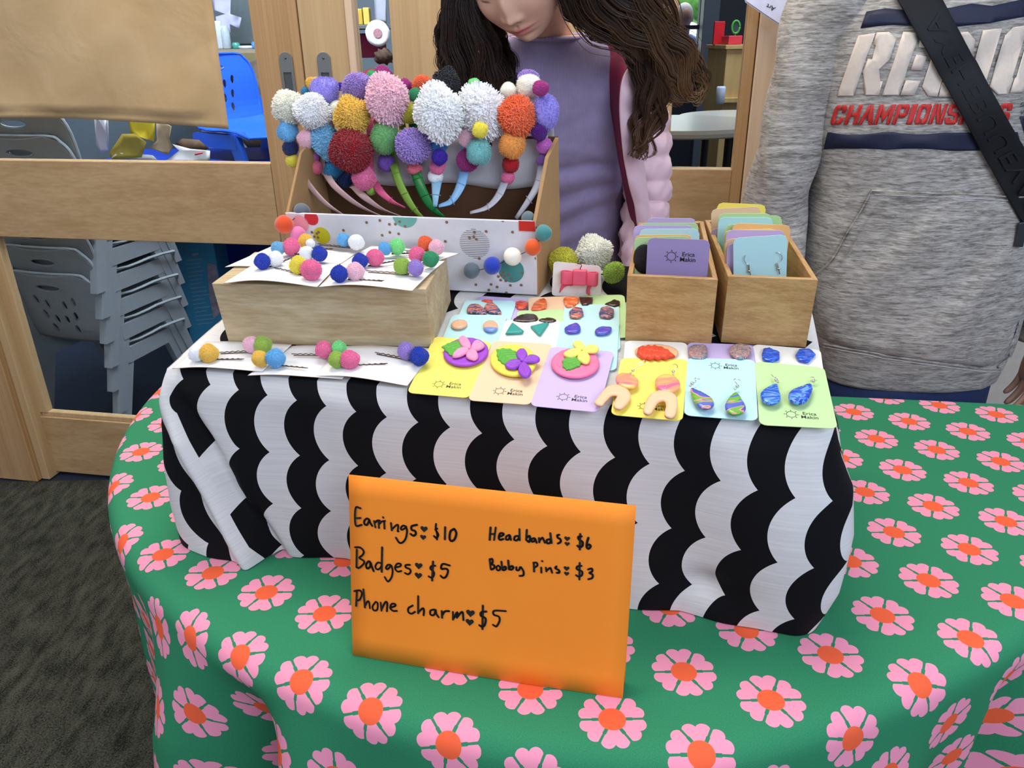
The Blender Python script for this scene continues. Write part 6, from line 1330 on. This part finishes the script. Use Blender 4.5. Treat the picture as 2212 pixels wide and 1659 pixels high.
def chair(loc, rz, mat, label, group, scale=1.0):
    r = empty('plastic_chair', loc, label, 'chair', group, rot=(0, 0, rz)); r.scale = (scale,)*3
    for nm, me in [('shell', ME_SHELL), ('handle_rim', ME_RIM), ('shell_edge', ME_EDGE)]+[('leg', m) for m in LEGS]+[('side_rail', m) for m in RAILS]:
        o = bpy.data.objects.new(nm, me); COL.objects.link(o); o.parent = r; o.material_slots[0].link = 'OBJECT'; o.material_slots[0].material = mat
words = ['lowest', 'second from the bottom', 'third from the bottom', 'fourth from the bottom', 'fifth from the bottom', 'sixth from the bottom', 'topmost']
for k in range(7): chair((-1.58+.003*k, 2.84+.003*k, .092*k), math.radians(-16+random.uniform(-.8, .8)), M_GREYP, 'grey plastic school chair with oval handle hole, %s of the stack' % words[k], 'stacked grey chairs behind the glass', 1.09)
chair((-1.02, 3.22, .74), math.radians(-125), M_BLUEP, 'shiny blue plastic chair standing on the crate behind the glass', None, 1.0)
# big cyan carton with printed text
bx = empty('cyan_carton', (-1.42, 3.32, 0), 'tall cyan carton printed with white text behind the stacked chairs', 'box')
a, b = ony(386, 600, 3.22), ony(474, 600, 3.30); xa, xb = a[0], b[0]
bv = [(xa, 3.22, .0), (xb, 3.30, .0), (xb-.02, 3.50, .0), (xa-.10, 3.42, .0)]; V = bv+[(x, y, .90) for x, y, _ in bv]
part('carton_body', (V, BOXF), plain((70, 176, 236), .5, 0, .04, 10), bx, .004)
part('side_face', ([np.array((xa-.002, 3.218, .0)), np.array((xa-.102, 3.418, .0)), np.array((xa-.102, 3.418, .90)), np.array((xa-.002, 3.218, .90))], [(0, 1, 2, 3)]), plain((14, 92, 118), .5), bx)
nb = np.cross(np.array([xb-xa, .08, 0]), np.array([0, 0, 1.0])); nb /= np.linalg.norm(nb); nb = nb if nb[1] < 0 else -nb
def oncarton(px, py): return onplane(px, py, np.array([xa, 3.22, 0])+nb*.0025, nb)
ln = []
for k in range(17):
    y = 562+k*8.6; x0 = 401+k*1.5; x1 = x0+random.uniform(24, 40); P = [oncarton(x0, y+2), oncarton(x1, y-2), oncarton(x1, y-4.2), oncarton(x0, y-.2)]; ln.append((P, [(0, 1, 2, 3)]))
part('printed_lines', merge(ln), plain((140, 200, 240), .5), bx, kind='stuff')
tv = fit(text_geo('VIEW', 1, 0, .02), 0, 0, 15, 6.5); part('printed_word', ([oncarton(414+v[0], 554-v[1]-v[0]*.1) for v in tv[0]], tv[1]), plain((200, 224, 240), .5), bx)
pg = [oncarton(x, y) for x, y in ((447,568),(466,572),(476,620),(480,670),(462,690),(452,640),(449,600))]; part('torn_hole', (pg, [tuple(range(7))]), plain((178, 176, 200), .8, 0, .3, 40), bx)
thing1('navy_crate', wbx(-1.36, -.80, 3.55, 3.95, 0, .735), plain((14, 28, 120), .4, 0, .05, 10), 'deep blue plastic crate standing behind the cyan carton', 'crate', bevel=.02)
thing1('blue_tub', wbx(-1.62, -.82, 3.05, 3.48, .735, .93), plain((20, 58, 170), .35, 0, .05, 10), 'low blue tub behind the glass above the rail', 'tub', bevel=.02)
thing1('storage_bench', wbx(-1.62, -.82, 3.03, 3.50, .62, .73), plain((40, 44, 58), .6), 'dark bench top carrying the blue tub and chair', 'bench', bevel=.005)
def sheet(name, poly, Y, rgb, label, cat, bend=.02, group=None):
    P = [ony(x, y, Y) for x, y in poly]; c = sum(P)/len(P); fl = [(p[0], p[2]) for p in P]; V2, F2 = fill2d(fl, step=.03)
    f = lambda x, z, o: (x, Y+o+bend*math.sin((x-c[0])*16+z*9), z); V, F = slab(V2, F2, lambda x, z: f(x, z, 0), lambda x, z: f(x, z, .002)); o = mesh(name, V, F, plain(rgb, .7, 0, .08, 25), None, True); return prop(o, label, cat, group)
sheet('paper_sheet', [(205,240),(238,250),(233,325),(214,332),(203,315)], 3.10, (176,172,180), 'crumpled grey-white paper right of the chair backs', 'paper')
sheet('paper_sheet', [(212,255),(234,250),(228,285)], 3.05, (226,226,236), 'small bright white paper corner under the kraft sheet', 'paper')
sheet('folder', [(275,230),(340,235),(334,306),(277,291)], 3.06, (226,206,56), 'bright yellow folder behind the glass', 'folder')
sheet('folder', [(232,330),(262,290),(292,288),(320,306),(305,340),(235,345)], 3.03, (142,124,46), 'olive yellow folder lying below the bright one', 'folder')
sheet('cardboard_piece', [(338,255),(374,272),(366,300),(372,318),(360,336),(318,320),(336,304)], 3.03, (176,156,130), 'torn piece of brown cardboard beside the yellow folder', 'cardboard')
sheet('paper_bundle', [(353,350),(385,326),(370,312),(410,322),(455,325),(453,352)], 3.02, (214,216,222), 'white paper packaging with red print at the glass bottom', 'paper', .01)
sheet('printed_tag', [(420,332),(437,328),(438,332),(421,336)], 3.00, (206,70,80), 'small red printed mark on the white packaging', 'tag', 0)
sheet('brown_bag', [(375,312),(392,300),(430,302),(452,320),(440,326),(405,322)], 3.035, (92,70,54), 'dark brown paper bag behind the white packaging', 'bag', .01)
sheet('paper_sheet', [(232,348),(250,330),(330,335),(348,352)], 3.04, (150,150,156), 'flat grey paper stack at the foot of the folders', 'paper', .01)
V, F = sphere(ony(598, 255, 3.75), (.19, .12, .26), 30, 20, lambda d: 1+.06*math.sin(d[2]*14)+.04*math.sin(d[0]*9)); thing1('wicker_cushion', (V, F), plain((92, 80, 70), .9, 0, .3, 30), 'dark brown padded cushion behind the blue chair', 'cushion', smooth=True)
# shelf with jars
zs = ony(520, 106, 3.9)[2]; x0 = ony(462, 106, 3.9)[0]
sh = empty('wall_shelf', (x0+.2, 3.9, zs), 'narrow shelf with a scalloped olive valance and small craft things', 'shelf')
part('board', wbx(x0-.5, x0+.36, 3.86, 4.2, zs-.018, zs), plain((150, 140, 120), .6), sh)
wv = [(x0-.5+.0086*i, zs-.018-.055-.018*abs(math.sin(i*.42))) for i in range(100)]; V = [(x, 3.855, zs-.017) for x, z in wv]+[(x, 3.850, z) for x, z in wv]; F = [(i, i+1, 101+i, 100+i) for i in range(99)]
q = part('valance', (V, F), plain((120, 108, 74), .8), sh); finish(q, solid=.002)
part('support', wbx(x0+.24, x0+.33, 3.9, 4.1, zs-.55, zs-.02), plain((84, 76, 68), .8), sh)
M_JAR = plain((196, 206, 214), .15, 0, .1, 60)
def onshelf(px): return ony(px, 106, 3.93)[0]
for px, r, h, rgb, lab, nm in ((478,.022,.12,(190,200,210),'tall clear jar with a red base on the shelf','jar'),(491,.022,.10,(170,184,196),'second clear jar beside the red-based one','jar'),(511,.018,.028,(70,150,140),'small teal pot on the shelf','pot'),(552,.016,.03,(70,140,220),'small blue box at the shelf end','box'),(532,.034,.014,(190,190,206),'low white dish on the shelf','dish')):
    x = onshelf(px); V, F = loft([[np.array([x+rr*r*math.cos(t), 3.93+rr*r*math.sin(t), zs+.0005+h*k]) for t in np.linspace(0, 2*PI, 19)[:-1]] for k, rr in ((0, .8), (.05, 1), (.8, 1), (.88, .8), (1, .8))]); thing1(nm, (V, F), plain(rgb, .25, 0, .1, 60), lab, nm, smooth=True)
sheet('hanging_papers', [(448,-60),(500,-60),(496,30),(520,38),(516,62),(496,52),(498,70),(472,74),(466,36),(486,30),(462,22)], 4.0, (176,178,210), 'white printed paper strips hanging above the shelf', 'paper', .01)
thing1('pin_board', wbx(x0-.4, x0+.32, 4.25, 4.28, zs+.02, 2.3), plain((92, 104, 110), .5), 'dark grey board hanging behind the shelf', 'board', bevel=.004)
thing1('lower_panel', wbx(x0-.2, x0+.20, 4.10, 4.12, zs-.62, zs-.08), plain((136, 146, 164), .6), 'pale blue-grey panel below the shelf', 'panel', bevel=.004)
# narrow pane: cluttered shelf
zs2 = ony(790, 54, 3.5)[2]; xs = ony(770, 54, 3.5)[0]
thing1('narrow_shelf', wbx(xs-.15, xs+.22, 3.45, 3.75, zs2-.015, zs2), plain((96, 100, 104), .6), 'dark narrow shelf seen through the slim glass pane', 'shelf', bevel=.002)
for (a0, a1, hh, rgb, lab) in ((775,786,.060,(190,160,60),'left small yellow box on the narrow shelf'),(788,801,.064,(206,184,90),'right small yellow box on the narrow shelf')):
    thing1('small_box', wbx(ony(a0, 54, 3.5)[0], ony(a1, 54, 3.5)[0], 3.48, 3.53, zs2+.0005, zs2+hh), plain(rgb, .6, 0, .1, 60), lab, 'box', bevel=.003)
sheet('paper_strip', [(808,-60),(833,-60),(835,50),(809,50)], 3.44, (160,164,180), 'long grey paper strip hanging over the narrow shelf', 'paper', .004)
c = ony(816, 72, 3.40); pd = empty('paper_plate', c, 'round white paper plate decorated in the middle, hanging in the slim pane', 'plate')
part('plate_disc', loft([[c+np.array([r*math.cos(t)*(1+.02*math.sin(7*t)), -d, r*math.sin(t)]) for t in np.linspace(0, 2*PI, 33)[:-1]] for r, d in ((.047, 0), (.049, .004), (.034, .001))]), plain((222, 224, 236), .6), pd, smooth=True)
part('painted_centre', loft([[c+np.array([r*math.cos(t), -d, r*math.sin(t)]) for t in np.linspace(0, 2*PI, 21)[:-1]] for r, d in ((.018, .002), (.017, .004))]), plain((176, 130, 140), .6, 0, .3, 200), pd)
thing1('magenta_crate', wbx(ony(772, 120, 3.6)[0], ony(812, 120, 3.6)[0]+.02, 3.6, 3.8, ony(790, 125, 3.6)[2], ony(790, 72, 3.6)[2]), plain((140, 30, 74), .6, 0, .2, 60), 'dark magenta crate below the narrow shelf', 'crate', bevel=.006)
V, F = sphere(ony(815, 168, 3.4), (.075, .06, .035), 26, 14, lambda d: 1+.05*math.sin(d[0]*12)); thing1('red_bowl', (V, F), plain((150, 20, 34), .5), 'dark red rounded bundle behind the pompoms in the slim pane', 'bundle', smooth=True)
V, F = sphere(ony(830, 122, 3.4), (.040, .04, .030), 20, 12, lambda d: 1+.15*math.sin(d[0]*9+d[2]*7)); thing1('brown_bundle', (V, F), plain((74, 56, 46), .9, 0, .3, 60), 'brown tangled bundle beneath the paper plate', 'bundle', smooth=True)
thing1('low_cabinet', wbx(-.78, -.2, 3.3, 3.9, 0, ony(815, 190, 3.4)[2]), plain((110, 92, 84), .6), 'low cabinet under the clutter of the slim pane', 'cabinet', bevel=.005)
# ------------------------------------------------------------------ behind the right door
M_DK = plain((30, 34, 42), .5, 0, .06, 4)
Yw = 6.0; wxa, wxb = ony(1440, 60, Yw)[0], ony(1512, 60, Yw)[0]; wza, wzb = ony(1490, 116, Yw)[2], ony(1490, -120, Yw)[2]
struct('wall_far_right', merge([wbx(-.1, wxa, Yw, Yw+.1, 0, 3), wbx(wxb, 5, Yw, Yw+.1, 0, 3), wbx(wxa, wxb, Yw, Yw+.1, 0, wza), wbx(wxa, wxb, Yw, Yw+.1, wzb, 3)]), M_DK)
wn_ = empty('window_1', ((wxa+wxb)/2, Yw, wza), kind='structure')
for z in (wza, ony(1490, 59, Yw)[2], wzb): part('window_bar', wbx(wxa-.01, wxb+.01, Yw-.02, Yw+.03, z-.014, z+.014), plain((16, 18, 22), .5), wn_)
for x in (wxa, wxb): part('window_bar', wbx(x-.014, x+.014, Yw-.02, Yw+.03, wza, wzb), plain((16, 18, 22), .5), wn_)
def emit(rgb, s):
    m = bpy.data.materials.new('daylight'); m.use_nodes = True; n = m.node_tree; e = n.nodes.new('ShaderNodeEmission'); e.inputs[0].default_value = srgb(*rgb); e.inputs[1].default_value = s; n.links.new(e.outputs[0], n.nodes['Material Output'].inputs[0]); return m
struct('outdoor_sky', wbx(wxa-1, wxb+1, Yw+4.0, Yw+4.02, 0, 4), emit((226, 238, 236), 2.6))
gb = thing1('garden_hedge', sphere((ony(1490, 5, Yw+3.5)[0], Yw+3.5, ony(1490, 5, Yw+3.5)[2]), (.30, .2, .22), 20, 14, lambda d: 1+.15*math.sin(d[0]*8+d[2]*9)), plain((120, 190, 90), .8, 0, .2, 20), 'bright green hedge outside the far window', 'hedge', smooth=True)
Ym = Yw+1.3; mh = ony(1478, 38, Ym); out_ = empty('person', (mh[0], Ym, 0), 'distant person in a light blue shirt outside the far window', 'person')
V, F, Cc = head_geo((206, 160, 140), (180, 120, 110), nu=40, nv=30); R4 = M4((1, 0, 0), (0, 1, 0), (0, 0, 1), (mh[0], Ym, mh[2])); V = [tuple(R4 @ Vector(v)) for v in V]; nk_ = tube([(mh[0], Ym, mh[2]-.05), (mh[0], Ym, mh[2]-.16)], .055, 12); 
tl = [tube([(mh[0]+s*.10, Ym, .85), (mh[0]+s*.11, Ym, .03)], [.09, .05], 12) for s in (-1, 1)]
for g in [nk_]+tl: n = len(V); V += [tuple(v) for v in g[0]]; F += [tuple(i+n for i in q) for q in g[1]]; Cc += [(.3, .2, .2, 1)]*len(g[0])
o = mesh('body', V, F, M_SKIN, out_, True); add_tint(o, Cc)
part('hair', sphere((mh[0], Ym+.012, mh[2]+.02), (.076, .092, .098), 20, 14), plain((196, 190, 186), .8), out_, smooth=True)
zz = mh[2]; part('shirt', merge([loft([ring(mh[0], Ym, z, rx_, .12, 24) for z, rx_ in ((zz-.85, .17), (zz-.55, .19), (zz-.30, .22), (zz-.17, .16), (zz-.13, .07))])]+[tube([(mh[0]+s*.20, Ym, zz-.22), (mh[0]+s*.27, Ym, zz-.50), (mh[0]+s*.24, Ym-.1, zz-.75)], [.065, .05, .04], 14) for s in (-1, 1)]), plain((150, 176, 230), .8), out_, smooth=True)
part('trousers', loft([ring(mh[0], Ym, z, .18, .12, 24) for z in (zz-1.05, zz-.80)]), plain((40, 44, 60), .8), out_, smooth=True)
xc = ony(1522, 150, 5.6)[0]; thing1('dark_door_frame', wbx(xc-.035, xc+.07, 5.6, 5.7, 0, 2.6), plain((70, 78, 90), .4), 'dark blue-grey door frame beside the far window', 'frame', bevel=.004)
# bookcase and things on it
Yb = 4.3; xb0 = ony(1566, 150, Yb)[0]; zt_ = ony(1585, 97, Yb)[2]
bc_ = empty('wooden_cabinet', (xb0+.3, Yb, 0), 'pale wooden cabinet deep in the hall behind the right glass', 'cabinet')
M_BK = wood('cabinet_wood', (206, 176, 120), (186, 152, 96), 2, 20, .1)
part('cabinet_body', wbx(xb0, xb0+.6, Yb, Yb+.4, .05, zt_-.02), M_BK, bc_, .004); part('top', wbx(xb0-.01, xb0+.61, Yb-.015, Yb+.41, zt_-.02, zt_), M_BK, bc_, .002)
zm = ony(1580, 216, Yb)[2]; part('shelf_edge', wbx(xb0-.03, xb0+.6, Yb-.03, Yb, zm-.012, zm+.012), M_BK, bc_, .002); part('plinth', wbx(xb0+.02, xb0+.58, Yb+.02, Yb+.38, 0, .05), M_DK, bc_)
thing1('red_box', wbx(ony(1579, 90, Yb)[0], ony(1609, 90, Yb)[0], Yb+.05, Yb+.2, zt_+.0005, ony(1590, 77, Yb)[2]), plain((222, 62, 78), .5), 'red box standing on the pale cabinet', 'box', bevel=.003)
thing1('red_panel', wbx(ony(1566, 60, Yb)[0], ony(1590, 60, Yb)[0], Yb+.22, Yb+.24, zt_+.0005, ony(1580, 44, Yb)[2]), plain((196, 26, 40), .5), 'dark red panel standing behind the red box', 'plain_panel', bevel=.003)  # plain red panel
c = ony(1601, 58, Yb); gm = empty('toy_mirror', (c[0], Yb+.1, zt_), 'green round toy mirror on a stem on the cabinet', 'mirror')
part('frame_ring', tube([c+np.array([.020*math.cos(t), .1, .030*math.sin(t)]) for t in np.linspace(0, 2*PI, 25)], .0055, 8), plain((70, 170, 70), .4), gm, smooth=True)
part('mirror_glass', ([c+np.array([.019*math.cos(t), .1, .029*math.sin(t)]) for t in np.linspace(0, 2*PI, 25)[:-1]], [tuple(range(24))]), plain((60, 80, 84), .2), gm); part('stem', tube([c+np.array([0, .1, -.03]), np.array([c[0], Yb+.1, zt_])], .004, 6), plain((70, 170, 70), .4), gm)
def rtable(px, py, Y, R, label):
    c = ony(px, py, Y); t = empty('round_table', (c[0], Y, 0), label, 'table'); z = c[2]
    part('tabletop', loft([[np.array([c[0]+(R-e)*math.cos(a), Y+(R-e)*math.sin(a), z-dz]) for a in np.linspace(0, 2*PI, 49)[:-1]] for e, dz in ((.02, .030), (.004, .024), (0, .012), (.004, 0))]), plain((206, 206, 196), .25, 0, .02, 5), t, smooth=False)
    for a in (.5, 2.1, 3.7, 5.4): part('leg', tube([(c[0]+R*.85*math.cos(a), Y+R*.85*math.sin(a), 0), (c[0]+R*.85*math.cos(a), Y+R*.85*math.sin(a), z-.028)], .016, 10), plain((14, 14, 18), .5), t)
rtable(1466, 264, 2.95, .30, 'round white table with black legs just behind the right glass'); rtable(1622, 250, 3.75, .33, 'second round white table in front of the pale cabinet')
pc_ = ony(1557, 200, 4.2); V, F = loft([[np.array([pc_[0]+r*math.cos(t), 4.2+r*math.sin(t), pc_[2]+h]) for t in np.linspace(0, 2*PI, 17)[:-1]] for h, r in ((-.055, .016), (-.05, .022), (.02, .024), (.03, .020))]); part('pen_cup', (V, F), plain((190, 206, 226), .4), bc_, smooth=True)
# white paper notice on the frame, top right
def onj(x, y): return onplane(x, y, Wl(0, 0, .075), WN)
pn = [onj(x, y) for x, y in ((1600,-40),(1715,-45),(1684,51),(1652,30),(1612,2))]; e1 = Wl(1, 0)-Wl(0, 0); e1 /= np.linalg.norm(e1); fl = [((p-pn[0])@e1, p[2]) for p in pn]; V2, F2 = fill2d(fl, step=.03)
V, F = slab(V2, F2, lambda x, z: pn[0]+e1*x+np.array([0, 0, z-pn[0][2]]), lambda x, z: pn[0]+e1*x+np.array([0, 0, z-pn[0][2]])-WN*.0006); nt = mesh('paper_notice', V, F, plain((222, 224, 246), .4), None, label='white laminated paper notice fixed at the top of the right door frame', cat='notice')
V, F = slab([(x*1.03-.002, (z-fl[2][1])*1.03+fl[2][1]-.004) for x, z in V2], F2, lambda x, z: pn[0]+e1*x+np.array([0, 0, z-pn[0][2]])-WN*.002, lambda x, z: pn[0]+e1*x+np.array([0, 0, z-pn[0][2]])-WN*.0024); mesh('plastic_sleeve', V, F, plain((190, 190, 200), .15), nt, world=False)
tv = text_geo('Art', 1, .15, .01); aa = math.radians(180+24); mesh('handwriting', [onj(1682+(v[0]*math.cos(aa)+v[1]*math.sin(aa))*14-6+0, 24+(v[0]*math.sin(aa)-v[1]*math.cos(aa))*14-8)+WN*.001 for v in tv[0]], tv[1], M_INK, nt, world=False)
bpy.context.view_layer.update()
